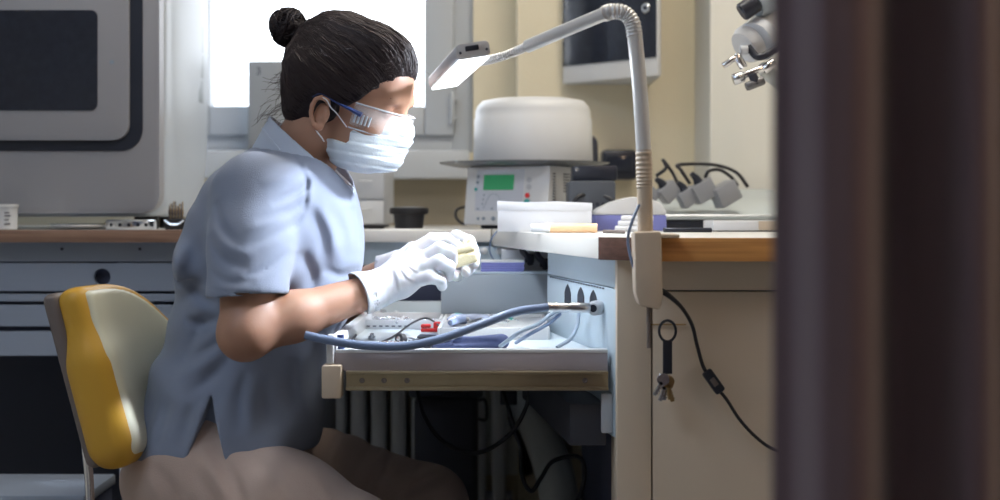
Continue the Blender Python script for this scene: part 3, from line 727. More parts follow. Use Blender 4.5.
# loose instruments in the drawer
def tool(name, label, cat, p, q, r, material, mid=None, tipm=M_steel):
    p, q = Vector(p), Vector(q); t = thing(name, label, cat, p); d = q - p
    bm = new(); lathe(bm, [(0, 0), (r * .7, 0.001), (r, d.length * .08), (r * .85, d.length * .5), (r, d.length * .62), (r * .4, d.length * .68)], (0, 0, 0), 12, axis=d); obj('grip', bm, material, t)
    bm = new(); lathe(bm, [(r * .35, d.length * .66), (r * .25, d.length * .9), (0, d.length)], (0, 0, 0), 8, axis=d); obj('tip', bm, tipm, t)
    return t
H1 = Vector((0, 0, 0.005))
tool('probe', 'slim steel probe lying left of the wax wheel', 'probe', D(405, 349) + H1, D(430, 337) + H1, 0.0035, M_steel)
TZ = 0.738
t = thing('instrument_tray', 'shallow white tray with instruments in front of the grey metal box', 'tray', (D(490, 320, TZ).x, 2.36, FZ))
a, c = D(443, 320, TZ).x - t.location.x, D(545, 320, TZ).x - t.location.x
bm = new(); box(bm, a, c, -0.14, 0.155, 0.010, 0.014, 0.001); box(bm, a, c, -0.144, -0.14, 0.0, 0.019, 0.001); box(bm, a, c, 0.155, 0.159, 0, 0.019, 0.001)
box(bm, a - .004, a, -0.144, 0.159, 0, 0.019, 0.001); box(bm, c, c + .004, -0.144, 0.159, 0, 0.019, 0.001); obj('tray', bm, M_white, t)
TZ = 0.733
tool('scaler', 'pale blue handled scaler behind the red clip', 'scaler', D(450, 326, TZ) + H1, D(475, 319, TZ) + H1, 0.006, mat('pale_blue', (0.35, 0.45, 0.70), 0.4))
tool('spatula', 'steel spatula beside the long metal box front', 'spatula', D(468, 326, TZ) + H1, D(500, 317, TZ) + H1, 0.0035, M_steel)
tool('tweezer', 'steel tweezer crossing the spatula in the drawer', 'tweezer', D(478, 318, TZ) + H1, D(508, 326, TZ) + H1, 0.003, M_steel)
tool('file', 'small file with green handle behind the pale scaler', 'file', D(455, 317, TZ) + H1, D(492, 324, TZ) + H1, 0.0035, M_teal)
for k, (x0_, y0_, x1_, y1_, r_, m_, nm_, lb_) in enumerate((
    (470, 318, 492, 326, .0028, M_steel, 'explorer', 'thin steel explorer pointing at the navy cloth'), (498, 317, 520, 324, .003, M_teal, 'carver', 'green handled carver at the right of the tool pile'),
    (452, 318, 478, 325, .004, M_lg, 'brush', 'pale grey brush just behind the blue tube'), (508, 325, 488, 316, .0026, M_steel, 'plugger', 'steel plugger lying closest to the grey metal box'),
    (362, 326, 392, 322, .003, M_bluepl, 'pencil', 'dark blue pencil across the divided tray front'), (515, 334, 540, 330, .0035, M_steel, 'mandrel', 'steel mandrel lying right of the navy cloth'),
    (449, 325, 464, 317, .0045, M_paper, 'marker', 'white marker by the left foot of the grey metal box'))):
    zz_ = TZ if 445 < x0_ < 512 else FZ
    tool(nm_, lb_, nm_, D(x0_, y0_, zz_) + H1, D(x1_, y1_, zz_) + H1, r_, m_)
for k, (px, py, r, mt, nm_, lb) in enumerate(((447, 344, .006, M_paper, 'white stopper', 'small white stopper right of the black block'), (486, 337, .006, M_black, 'black stopper', 'small black stopper above the navy cloth'), (522, 340, .007, M_lg, 'grey stopper', 'grey round stopper near the thin tubes'), (372, 340, .006, M_steel, 'steel stopper', 'steel stopper beside the black cube'))):
    q = D(px, py); bm = new(); lathe(bm, [(r, 0), (r, 0.006), (r * .6, 0.007), (r * .5, 0.011), (0, 0.011)], q, 16); tag(obj('stopper', bm, mt), lb, 'stopper')
bg = D(466, 321, TZ)
f = Field(bg - Vector((.05, .06, .01)), bg + Vector((.05, .06, .03)), .0022)
for k in range(9): f.ell(bg + Vector((-.022 + k * .007, .012 * math.sin(k * 2.1), .003 + .002 * (k % 2))), (.012, .018, .004 + .002 * (k % 3)), k=.008)
tag(f.mesh('polythene_bag', mat('pale_blue_bag', (0.42, 0.50, 0.72), 0.25), None, 1), 'crumpled pale blue bag behind the red clip', 'bag')
# red clip: two jaws and a spring
t = thing('clip', 'red plastic clip lying in the middle of the drawer', 'clip', D(431, 333) + Vector((0, 0, 0.0)))
for s in (0, 1):
    bm = new(); box(bm, -0.017, 0.0 if s else 0.014, -0.007, 0.007, 0.002 + s * 0.007, 0.008 + s * 0.007, 0.002); obj('jaw', bm, M_red, t)
bm = new(); box(bm, 0.004, 0.017, -0.006, 0.006, 0.003, 0.019, 0.003); obj('hinge', bm, M_red, t)
# black blocks
for nm, lb, px, py, a, b, h in (('stamp', 'black block in front of the red clip', 428, 342, 0.017, 0.010, 0.010), ('eraser', 'dark blue-black pad nearest the blue tube', 418, 349, 0.014, 0.008, 0.006), ('ink_box', 'black square cube by her forearm in the drawer', 349, 335, 0.010, 0.010, 0.016)):
    bm = new(); box(bm, -a, a, -b, b, 0, h, 0.002); o = tag(obj(nm, bm, M_blackm), lb, 'block'); o.location = D(px, py)
    bm = new(); box(bm, -a * .8, a * .8, -b * .8, b * .8, h - 0.0005, h + 0.002, 0.001); obj('pad', bm, M_ink, o)
t = thing('wheel', 'black rubber wheel with steel hub lying in the drawer', 'wheel', D(401, 345) + Vector((0, 0, 0.009)))
bm = new(); lathe(bm, [(0.003, -0.006), (0.0075, -0.006), (0.009, -0.003), (0.009, 0.003), (0.0075, 0.006), (0.003, 0.006)], (0, 0, 0), 24, axis=(-0.5, -0.8, 0.2)); obj('tyre', bm, M_blackm, t)
bm = new(); lathe(bm, [(0.003, -0.007), (0.0035, 0.007), (0, 0.0075)], (0, 0, 0), 12, axis=(-0.5, -0.8, 0.2)); tube(bm, [(0, 0, 0), (0.012, 0.016, 0.0), (0.018, 0.03, -0.003)], 0.0018, 6, n=2); obj('hub', bm, M_steel, t)
bm = new(); tube(bm, [D(356, 338) + H1, D(352, 345) + H1 * .6, D(372, 346) + H1 * .6, D(392, 340) + H1 * .8, D(412, 332) + H1 * 3, D(428, 330) + H1 * 4, D(445, 337) + H1 * 2, D(455, 341) + H1 * 0.6], 0.0018, 8)
tag(obj('wire', bm, M_cable), 'thin black wire snaking over the drawer contents', 'wire')
# navy cloth roll and steel connector with spring
f = Field(D(405, 352) - Vector((0.02, 0.04, 0.02)), D(515, 352) + Vector((0.02, 0.09, 0.05)), 0.0025)
pa, pb = D(412, 350) + Vector((0, 0.012, 0.005)), D(502, 350) + Vector((0, 0.012, 0.0115))
f.cap(pa, pa.lerp(pb, .45), 0.004, 0.009); f.cap(pa.lerp(pb, .4), pb, 0.009, 0.0115, k=0.02)
for k in range(5):
    a = pa.lerp(pb, 0.1 + 0.12 * k) + Vector((0, -0.007, 0.007)); f.cap(a, a + Vector((0.05, -0.002, -0.004)), 0.002, 0.0016, k=0.004, mode='sub')
tag(f.mesh('cloth_roll', M_navy, None, 1), 'rolled navy cloth lying along the near rim of the drawer', 'cloth')
t = thing('hose_connector', 'clear and black threaded hose connector lying at the near drawer rim', 'connector', D(375, 351) + Vector((0, 0, 0.008))); c0 = t.location
bm = new(); L = D(428, 351).x - c0.x
prof = [(0, 0)]
for k in range(7): prof += [(0.006, 0.004 + k * 0.006), (0.0078, 0.006 + k * 0.006), (0.006, 0.008 + k * 0.006)]
lathe(bm, prof + [(0.0, 0.048)], (0, 0, 0), 14, axis=(1, 0, 0)); obj('body', bm, M_steel, t)
bm = new()
for k in range(6): lathe(bm, [(0.004, 0.048 + k * 0.006), (0.0085, 0.049 + k * 0.006), (0.0085, 0.052 + k * 0.006), (0.004, 0.053 + k * 0.006)], (0, 0, 0), 14, axis=(1, 0, 0))
obj('spring', bm, M_blackm, t)
# the big blue tube with its nozzle, and thin tubes
t = thing('air_hose', 'long blue-grey hose arching over the drawer to a metal nozzle', 'hose', P(305, 335, 1.97)); o1 = t.location
pts = [P(305, 335, 1.965), P(330, 340.5, 1.965), P(365, 345.5, 1.965), P(405, 346, 1.965), P(440, 339, 1.97), P(480, 325, 1.985), P(515, 312, 2.0), P(548, 307, 2.01)]
bm = new(); tube(bm, [p - o1 for p in pts], 0.0062, 14); obj('tube', bm, M_tube, t)
a, b = P(546, 307, 2.01) - o1, P(596, 308, 2.03) - o1; d = (b - a); L = d.length
bm = new(); lathe(bm, [(0, 0), (0.006, 0), (0.007, 0.004), (0.006, 0.010), (0.0075, 0.014), (0.006, 0.02), (0.007, 0.026), (0.0055, 0.034), (0.0075, 0.038), (0.0075, L * .86), (0, L * .86)], a, 16, axis=d); obj('fitting', bm, M_steel, t)
n = Vector((-0.45, -0.9, 0)).normalized()
bm = new(); lathe(bm, [(0.006, -0.012), (0.011, -0.010), (0.011, 0.006), (0.0075, 0.010), (0.0045, 0.010), (0.004, 0.0)], b + Vector((0.0, 0, 0)), 20, axis=n)
obj('nozzle', bm, M_lg, t)
bm = new(); lathe(bm, [(0.0056, 0.0085), (0.0056, 0.0104), (0, 0.0104)], b, 16, axis=n); obj('nozzle_mouth', bm, M_black, t)
for pts, lb, r in (([D(500, 350) + H1, P(520, 332, 2.03), P(538, 324, 2.08), P(556, 312, 2.12), P(580, 309, 2.12)], 'thin grey tube bending from nozzle to the navy cloth', 0.0032),
                   ([D(516, 346) + H1, P(530, 334, 2.06), P(548, 324, 2.10), P(560, 314, 2.13)], 'dark thin tube crossing behind the grey one', 0.0028),
                   ([D(557, 351) + H1, P(570, 339, 2.06), P(577, 326, 2.1), P(579, 310, 2.12)], 'short grey tube curving down at the right of the drawer', 0.003)):
    bm = new(); tube(bm, pts, r, 10); tag(obj('thin_tube', bm, M_tubeg if 'grey' in lb[:12] else M_tube), lb, 'tube')

# ------------------------------------------------------------------ lamp with its clamp
t = thing('desk_lamp', 'tall clamp-on LED lamp with bent silver arm lighting her hands', 'lamp', P(646, 262, 1.86)); ol = t.location
q0, q1 = P(634, 232, 1.845), P(661, 309, 1.845)
m = FACE
bm = new()
poly = [(632.5, 232), (660, 231), (661.5, 296), (659, 309), (638, 305), (634, 292)]
prism(bm, [((px - 500) * 1.85 / F - ol.x, ZC - (py - HOR) * 1.85 / F - ol.z) for px, py in poly][::-1], -0.0, 0.040, FACE @ Matrix.Translation((0, 0, -0.0)), 0.004)
o = obj('clamp_body', bm, M_beige, t); o.location = (0, 1.872 - ol.y, 0)
bm = new(); box(bm, P(634, 0, 1.86).x - ol.x, P(678, 0, 1.86).x - ol.x, -0.02, 0.05, BZ + 0.001 - ol.z, BZ + 0.006 - ol.z, 0.002); obj('clamp_jaw', bm, M_beige, t)
bm = new(); tube(bm, [(0.0035, 0.0, P(0, 305, 1.86).z - ol.z), (0.004, 0.0, P(0, 348, 1.86).z - ol.z)], 0.003, 8); obj('clamp_screw', bm, M_shell, t)
Yp = 1.87
bm = new(); tube(bm, [P(645.5, 236, Yp) - ol, P(645, 205, Yp) - ol, P(644.5, 160, Yp) - ol], 0.0103, 16, n=2); obj('lower_pole', bm, M_beige, t)
def ribbed(bm, pts, r, n, rr=0.0007):
    p = catmull(pts, 40); tube(bm, p, lambda s: r + rr * math.sin(s * n * 2 * math.pi), 16, n=1)
bm = new(); ribbed(bm, [P(644.6, 188, Yp) - ol, P(644.3, 172, Yp) - ol, P(643.8, 150, Yp) - ol], 0.0108, 9); obj('flex_collar', bm, M_beige, t)
bm = new(); tube(bm, [P(643.8, 152, Yp) - ol, P(640, 90, Yp) - ol, P(634.5, 33, Yp) - ol], 0.0102, 18, n=4); obj('upright', bm, M_satin, t)
bm = new(); ribbed(bm, [P(634.6, 36, Yp) - ol, P(632, 22, Yp) - ol, P(624, 13, Yp) - ol, P(612, 11.5, Yp) - ol, P(604, 14, Yp + .01) - ol], 0.0106, 16); obj('elbow', bm, M_satin, t)
bm = new(); tube(bm, [P(606, 13.2, Yp) - ol, P(568, 29, Yp + .04) - ol, P(527, 46.5, Yp + .08) - ol], 0.0094, 18, n=4); obj('boom', bm, M_satin, t)
bm = new(); ribbed(bm, [P(530, 45, Yp + .08) - ol, P(512, 53, Yp + .10) - ol, P(495, 58.5, Yp + .11) - ol, P(478, 62, Yp + .13) - ol], 0.0062, 22); obj('gooseneck', bm, M_satin, t)
# lamp head: local x across, y along (away), z up; emits down
hc = P(473, 50, 1.90); he = P(443, 80, 2.24)
ydir = (he - hc).normalized(); HL = (he - hc).length
xdir = Vector((0.93, 0, 0.16)); xdir = (xdir - ydir * xdir.dot(ydir)).normalized(); hm = frame_at(hc - ol, xdir, ydir)
hd = bpy.data.objects.new('lamp_head', None)
W2, T2 = 0.0235, 0.0105
bm = new(); prism(bm, [(x, y) for x, y in rrect(-W2, W2, -T2, T2, 0.006, 5)], 0, HL, hm @ Matrix(((1, 0, 0, 0), (0, 0, 1, 0), (0, 1, 0, 0), (0, 0, 0, 1))), 0.0008)
hd = obj('lamp_head', bm, M_satin, t)
bm = new(); prism(bm, rrect(-W2 + 0.001, W2 - 0.001, -T2 + 0.001, T2 - 0.001, 0.005, 5), -0.003, 0.0, hm @ Matrix(((1, 0, 0, 0), (0, 0, 1, 0), (0, 1, 0, 0), (0, 0, 0, 1))), 0.0006); ec = obj('end_plate', bm, mat('lamp_cap', (0.68, 0.66, 0.66), 0.5), hd)
bm = new(); box(bm, -0.011, 0.008, -0.0042, -0.003, -0.001, 0.006, 0.0005, mtx=hm); obj('switch', bm, M_black, hd)
bm = new()
for s in (-1, 1): lathe(bm, [(0.0018, 0), (0.0018, 0.0008), (0, 0.0008)], hm @ Vector((s * 0.0185, -0.003, -0.002)), 10, axis=-ydir)
obj('screws', bm, M_ink, hd)
bm = new(); box(bm, -W2 + 0.0025, W2 - 0.0025, 0.004, HL - 0.004, -T2 - 0.0035, -T2 + 0.001, 0.001, mtx=hm); obj('diffuser', bm, M_led, hd)
hw = Matrix.Translation(ol) @ hm
l = bpy.data.lights.new('lamp_light', 'AREA'); l.shape = 'RECTANGLE'; l.size = 2 * W2 - 0.006; l.size_y = HL - 0.01; l.energy = 1.8; l.color = (0.86, 0.93, 1.0)
lo = bpy.data.objects.new('lamp_light', l); SC.collection.objects.link(lo); lo.matrix_world = hw @ Matrix.Translation((0, HL / 2, -T2 - 0.005))
# lamp cable with inline switch
t = thing('power_cable', 'black lamp cable with inline switch hanging down the beige cabinet', 'cable', P(661, 291, 1.86)); o2 = t.location
pts = [P(659, 290, 1.86), P(668, 295, 1.86), P(682, 308, 1.88), P(692, 325, 1.90), P(697, 345, 1.915), P(703, 366, 1.92), P(709, 376, 1.92)]
bm = new(); tube(bm, [p - o2 for p in pts], lambda s: 0.0048 - 0.0022 * min(1, s * 3), 10); obj('upper_cord', bm, M_cable, t)
pts = [P(718, 389, 1.92), P(727, 400, 1.92), P(740, 420, 1.925), P(757, 438, 1.925), P(775, 450, 1.925), P(810, 462, 1.925)]
bm = new(); tube(bm, [p - o2 for p in pts], 0.0024, 10); obj('lower_cord', bm, M_cable, t)
a, b = P(706, 371, 1.92) - o2, P(721, 392, 1.92) - o2
bm = new(); m = frame_at((a + b) / 2, b - a, (0, -1, 0)); Lh = (b - a).length / 2
box(bm, -Lh, Lh, -0.006, 0.006, -0.0075, 0.0075, 0.003, mtx=m); sw = obj('inline_switch', bm, M_black, t)
bm = new(); box(bm, -0.006, 0.006, 0.0055, 0.0085, -0.0035, 0.0035, 0.001, mtx=m); obj('rocker', bm, M_shell, sw)
bm = new(); tube(bm, [P(639, 205, 1.86), P(632, 222, 1.85), P(628, 240, 1.86), P(632, 262, 1.855), P(640, 282, 1.86)], 0.002, 8)
tag(obj('cable', bm, M_tube), 'thin dark cable looping left around the lamp clamp', 'cable')
# keys on a strap
t = thing('key_ring', 'bunch of keys on a black strap hanging from the cabinet lock', 'keys', P(664, 325, 1.925)); o3 = t.location
bm = new(); tube(bm, [P(650, 324.5, 1.937) - o3, P(686, 324.5, 1.937) - o3], 0.0012, 6); obj('lock_bar', bm, M_brass, t)
bm = new(); c = P(667.5, 331, 1.915) - o3; pts = [c + Vector((0.0115 * math.cos(a), 0, 0.0145 * math.sin(a))) for a in [2 * math.pi * k / 20 for k in range(21)]]
tube(bm, pts, 0.0019, 8, n=1); obj('ring', bm, M_black, t)
bm = new(); a, b = P(667.5, 341, 1.915) - o3, P(666.5, 374, 1.915) - o3; box(bm, -0.0065, 0.0065, -0.0012, 0.0012, b.z, a.z, 0.001, mtx=Matrix.Translation((a.x, a.y, 0))); obj('strap', bm, M_black, t)
for k, (dx, dz, ang) in enumerate(((0, 0, 5), (-0.006, -0.003, -18), (0.006, -0.002, 20), (0.002, 0.002, -6), (-0.003, 0.004, 30))):
    c = P(666.5, 376, 1.912) - o3; m = Matrix.Translation(c + Vector((dx * .3, -0.003 * k + 0.004, dz))) @ Matrix.Rotation(math.radians(ang), 4, 'Y')
    bm = new(); lathe(bm, [(0.0085, -0.0009), (0.009, 0), (0.0085, 0.0009)], (0, 0, -0.009), 14, axis=(0, 1, 0))
    box(bm, -0.0028, 0.0028, -0.0009, 0.0009, -0.034, -0.013, 0.0004)
    for j in range(3): box(bm, 0.0028, 0.0042, -0.0008, 0.0008, -0.031 + j * 0.004, -0.029 + j * 0.004)
    xf(bm.verts, m); obj('key', bm, M_brass if k % 2 else M_steel, t)

# ------------------------------------------------------------------ things on the desk
# furnace
fcx, fcy = P(533, 0, 3.0).x, 3.0
t = thing('ceramic_furnace', 'white dental furnace with domed lid and green display on the desk', 'furnace', (fcx, fcy, BZ), math.radians(-27))
bm = new(); W, Dp = 0.097, 0.125
z0, z1 = 0.008, P(0, 166, 2.9).z - BZ
prof = [(-Dp - 0.012, z0), (-Dp + 0.006, z1), (Dp, z1), (Dp, z0)]
prism(bm, prof, -W, W, Matrix(((0, 0, 1, 0), (1, 0, 0, 0), (0, 1, 0, 0), (0, 0, 0, 1))), 0.004); obj('body', bm, M_white, t)
sl = Vector((0, 0.018, z1 - z0)).normalized(); FM = frame_at((0, -Dp - 0.0035, (z0 + z1) / 2), (1, 0, 0), sl)
def fp(px, py):  # plate coordinates on the tilted front
    return ((px - 505.5) * 0.00252, (194.5 - py) * 0.00207)
def fplate(name, px0, px1, py0, py1, m_, th, par, r=0.002, base=0.0):
    a = fp(px0, py1); b = fp(px1, py0); bm = new(); prism(bm, rrect(a[0], b[0], a[1], b[1], r, 4), base - 0.001, base + th, FM); return obj(name, bm, m_, par, smooth=False)
cp = fplate('control_panel', 477, 521, 168, 210, M_paper, 0.0008, t); cp.data.materials[0] = mat('panel_pale', (0.55, 0.58, 0.66), 0.5)
fplate('display', 484, 512, 173.5, 189, M_lcd, 0.002, cp, 0.001)
def fbtn(px, py, r, m_):
    c = fp(px, py); bm = new(); lathe(bm, [(r, 0), (r, 0.0016), (r * .7, 0.0022), (0, 0.0022)], FM @ Vector((c[0], c[1], 0.0005)), 14, axis=FM.to_3x3() @ Vector((0, 0, 1))); obj('button', bm, m_, cp)
for x, y, r, m_ in ((478.5, 175, .003, M_inkg), (478, 181, .003, M_inkg), (477, 188, .0038, M_teal), (481, 218, .0035, M_inkg), (486, 218, .0035, M_inkg), (495, 218, .0045, M_inkg),
                    (485, 194, .0018, M_inkg), (484.5, 198.5, .0018, M_inkg), (484, 203, .0018, M_inkg), (480, 208, .0022, M_inkg), (493, 208, .0022, M_inkg),
                    (526, 179, .0058, M_lg), (526, 186, .0058, M_lg), (525, 194.5, .0052, M_red), (525, 201.5, .0072, M_teal)): fbtn(x, y, r, m_)
bm = new(); pts = [FM @ Vector((*fp(x, y), 0.001)) for x, y in ((485, 208), (488, 200), (490.5, 194), (495, 193), (499, 196), (501, 206))]; tube(bm, pts, 0.0006, 6, n=3); obj('curve_print', bm, M_inkg, cp)
for k in range(11):
    bm = new(); box(bm, W - 0.0005, W + 0.0012, -0.108, -0.096, z1 - 0.018 - k * 0.006, z1 - 0.0155 - k * 0.006); obj('vent', bm, M_ink, t, smooth=False)
for j in range(4):
    for k in range(7):
        bm = new(); box(bm, W - 0.0005, W + 0.0012, -0.055 + j * 0.036, -0.027 + j * 0.036, z1 - 0.018 - k * 0.006, z1 - 0.0155 - k * 0.006); obj('vent', bm, M_ink, t, smooth=False)
bm = new(); lathe(bm, [(0, z1 + 0.001), (0.150, z1 + 0.001), (0.182, z1 + 0.008), (0.184, z1 + 0.010), (0.15, z1 + 0.008), (0, z1 + 0.008)], (-0.016, -0.01, 0), 64); obj('plate', bm, mat('plate_grey', (0.14, 0.15, 0.17), 0.3, metal=0.6), t)
zt = P(0, 97, 2.95).z - BZ; zd = z1 + 0.0085
bm = new(); R = 0.128
lathe(bm, [(0, zd), (R * 1.0, zd), (R * 1.01, zd + 0.004), (R * 1.0, zd + 0.04), (R * 0.99, zd + 0.094), (R * 0.972, zd + 0.097), (R * 0.968, zd + 0.112), (R * .94, zd + 0.122), (R * .86, zt - 0.006), (R * .7, zt - 0.002), (R * .3, zt), (0, zt)], (0, 0, 0), 72); obj('lid', bm, M_white, t)
bm = new(); box(bm, -0.075, 0.0, -0.10, 0.09, 0, 0.008, 0.002); obj('foot', bm, M_black, t)
bm = new(); box(bm, 0.01, 0.075, -0.10, 0.09, 0, 0.008, 0.002); obj('foot', bm, M_black, t)
bm = new(); tube(bm, [P(480, 222, 3.12), P(464, 224, 3.12), P(456, 217, 3.14), P(458, 209, 3.16), P(470, 206, 3.2)], 0.0035, 8)
tag(obj('cable', bm, M_cable), 'short black cable looping out left behind the furnace', 'cable')
# white card box, syringe
bx = thing('card_box', 'long low white card box in front of the furnace', 'box', (P(545, 0, 2.5).x, 2.53, BZ), math.radians(-1.5))
x0, x1 = P(498, 0, 2.5).x - bx.location.x, P(592, 0, 2.5).x - bx.location.x; h = P(0, 203, 2.49).z - BZ
bm = new(); box(bm, x0, x1, -0.035, 0.035, 0, h - 0.004, 0.001); obj('body', bm, M_paper, bx)
bm = new(); prism(bm, [(x0 - .001, 0), (x1 + .001, 0), (x1 + .001, 0.014), (x1 - 0.06, 0.017), (x0 + 0.05, 0.0155), (x0 - .001, 0.018)], -0.036, 0.036, FACE @ Matrix.Translation((0, h - 0.014, 0)), 0.0006); obj('lid', bm, M_paper, bx)
t = thing('syringe', 'white and orange syringe lying on the desk before the card box', 'syringe', P(531, 229, 2.32)); t.location.z = BZ + 0.0085
L = P(597, 0, 2.32).x - P(531, 0, 2.32).x
bm = new(); lathe(bm, [(0, 0), (0.006, 0), (0.0075, 0.003), (0.0075, L * .22), (0.0085, L * .24), (0.0085, L * .28), (0.0065, L * .29)], (0, 0, 0), 16, axis=(1, 0, 0)); obj('cap', bm, M_paper, t)
bm = new(); lathe(bm, [(0.0065, L * .27), (0.008, L * .3), (0.0078, L * .93), (0.0082, L * .94), (0.0082, L), (0, L)], (0, 0, 0), 16, axis=(1, 0, 0)); obj('barrel', bm, M_orange, t)
# black devices right of the furnace
t = thing('power_supply', 'charcoal power supply block with slotted face behind the card box', 'power supply', (P(591, 0, 2.80).x, 2.76, BZ))
bm = new(); W = 0.050; box(bm, -W, W * .85, -0.05, 0.06, 0, P(0, 182, 2.83).z - BZ, 0.006); obj('body', bm, mat('charcoal', (0.07, 0.08, 0.10), 0.5), t)
for k in range(5):
    for j in range(2):
        bm = new(); box(bm, -0.03 + k * 0.011, -0.023 + k * 0.011, -0.0515, -0.0495, 0.036 + j * 0.011, 0.043 + j * 0.011); obj('slot', bm, M_black, t, smooth=False)
bm = new(); lathe(bm, [(0.003, 0), (0.003, 0.0015), (0, 0.0015)], (0.03, -0.05, 0.03), 12, axis=(0, -1, 0)); obj('pilot_light', bm, M_teal, t)
bm = new(); tube(bm, [Vector((-0.055, -0.055, 0.0)), Vector((-0.05, -0.06, 0.04)), Vector((-0.03, -0.055, 0.066)), Vector((-0.005, -0.04, 0.068)), Vector((0.03, -0.05, 0.062)), Vector((0.06, -0.055, 0.03))], 0.004, 8); obj('cable', bm, M_cable, t)
t2 = thing('adapter_box', 'smaller black adapter box stacked on the power supply', 'adapter', (P(595, 0, 2.8).x, 2.77, P(0, 182, 2.83).z + 0.0005))
bm = new(); box(bm, -0.048, 0.040, -0.03, 0.05, 0, 0.030, 0.004); obj('body', bm, M_black, t2)
bm = new(); lathe(bm, [(0.004, 0), (0.004, 0.002), (0, 0.002)], (-0.04, -0.03, 0.022), 12, axis=(0, -1, 0)); obj('knob', bm, M_steel, t2)
t = thing('stand', 'dark upright bracket rising beside the furnace lid', 'stand', (P(592, 0, 3.2).x, 3.25, BZ))
bm = new(); prism(bm, [(-0.016, 0), (0.016, 0), (0.018, 0.14), (0.016, 0.20), (0.008, 0.213), (-0.004, 0.213), (-0.012, 0.20)], -0.012, 0.012, FACE, 0.004); obj('post', bm, mat('navy_plastic', (0.035, 0.04, 0.06), 0.4), t)
bm = new(); box(bm, -0.05, 0.06, -0.05, 0.05, 0, 0.01, 0.003); obj('base', bm, M_black, t)
t = thing('wall_socket_box', 'black rounded box fixed to the wall behind the lamp pole', 'box', (P(619, 0, 3.42).x, 3.479, P(0, 165, 3.42).z))
bm = new(); f0 = P(636.5, 0, 3.41).x - P(602, 0, 3.41).x; box(bm, -f0 / 2, f0 / 2, -0.075, 0, -0.036, 0.037, 0.009, seg=3); obj('body', bm, M_black, t)
bm = new(); box(bm, -f0 / 2 + 0.012, f0 / 2 - 0.012, -0.078, -0.074, -0.02, 0.022, 0.002); obj('cover', bm, M_dglass, t)
# violet and white dispenser box with cotton
t = thing('dispenser_box', 'white rounded dispenser with violet base behind the lamp pole', 'dispenser', (P(631, 0, 2.6).x, 2.66, BZ))
W = (P(666, 0, 2.6).x - P(595, 0, 2.6).x) / 2
bm = new(); box(bm, -W, W, -0.06, 0.06, 0, 0.030, 0.003); obj('base', bm, M_purple, t)
bm = new(); prism(bm, [(-W, 0.030), (W, 0.030), (W, 0.036), (W * .85, 0.052), (W * .5, 0.062), (0, 0.064), (-W * .5, 0.055), (-W * .9, 0.042), (-W, 0.036)], -0.06, 0.06, FACE, 0.003); obj('cover', bm, M_white, t)
for k in range(9):
    px = 615 + (k % 3) * 10 + (k // 3) * 3; q = P(px, 0, 2.46); z = BZ + 0.006 + (k // 3) * 0.009
    bm = new(); lathe(bm, [(0, 0), (0.0045, 0.0005), (0.0055, 0.004), (0.0055, 0.018), (0.0045, 0.0215), (0, 0.022)], (q.x, 2.46 + 0.002 * (k // 3), z), 12, axis=(1, 0.05, 0))
    tag(obj('cotton_roll', bm, M_paper), 'white cotton roll in the small pile left of the lamp pole', 'cotton roll', 'cotton rolls by the lamp pole')
# power strip on light casing, with adapters
t = thing('equipment_case', 'low pale grey equipment case along the right wall corner', 'case', (P(712, 0, 3.0).x, 3.05, BZ)); oe = t.location
x0, x1 = P(655, 0, 2.9).x - oe.x, P(800, 0, 2.9).x - oe.x
z1 = P(0, 217, 2.9).z - BZ
bm = new(); box(bm, x0, x1, -0.14, 0.13, 0, 0.018, 0.002); obj('base', bm, M_black, t)
bm = new(); prism(bm, [(-0.15, 0.020), (-0.15, 0.026), (0.13, 0.088), (0.13, 0.018)], x0, x1, Matrix(((0, 0, 1, 0), (1, 0, 0, 0), (0, 1, 0, 0), (0, 0, 0, 1))), 0.002); obj('sloping_top', bm, mat('case_pale', (0.56, 0.62, 0.64), 0.25), t)
bm = new(); tube(bm, [(x0, -0.151, 0.028), (x1, -0.151, 0.028)], 0.002, 6); obj('front_lip', bm, M_steel, t)
ad = None
specs = [(650, 196, 45, 10, 0.020), (668, 192, 40, 20, 0.024), (688, 197, 32, 15, 0.024), (703, 191, 30, 12, 0.028), (725, 194, 28, 20, 0.030)]
for k, (px, py, tilt, yw, s) in enumerate(specs):
    Yk = 2.92; q = P(px, py, Yk)
    s *= .85; t = thing('plug_adapter', ['silver adapter leftmost in the row, partly behind the lamp pole', 'silver adapter second from the lamp pole in the row', 'silver adapter in the middle of the row of five', 'silver adapter with cable entering its top, second from right', 'silver adapter at the right end of the row'][k], 'adapter', q, 0, 'plug adapters on the equipment case')
    m = Matrix.Rotation(math.radians(yw), 4, 'Z') @ Matrix.Rotation(math.radians(-tilt), 4, 'Y')
    bm = new(); box(bm, -s, s, -s * .8, s * .8, -s * .85, s * .85, 0.003, mtx=m); obj('body', bm, mat('adapter_silver', (0.28, 0.29, 0.32), 0.35), t)
    if k < 4:
        bm = new(); tube(bm, [m @ Vector((0, 0, s * .8)), m @ Vector((0, 0, s * 1.3)), m @ Vector((-0.004, 0, s * 1.9))], lambda u: 0.011 - 0.006 * u, 10); obj('plug', bm, M_black, t)
for pts, lb in (([P(656, 176, 2.94), P(666, 168, 2.94), P(663, 160, 2.95), P(672, 172, 2.96), P(677, 182, 2.94)], 'black cord hooking over the left adapters'),
                ([P(690, 184, 2.92), P(681, 170, 2.92), P(678, 165, 2.94), P(700, 164, 2.98), P(720, 166, 3.0), P(737, 173, 3.0), P(748, 187, 3.0)], 'longer black cord arching over the adapter row'),
                ([P(705, 178, 2.93), P(709, 171, 2.93), P(720, 170, 2.95), P(731, 177, 2.97), P(738, 186, 2.97)], 'shorter black cord arching beneath the longer one')):
    bm = new(); tube(bm, pts, 0.0038, 8); tag(obj('cord', bm, M_cable), lb, 'cord', 'cords over the adapters')
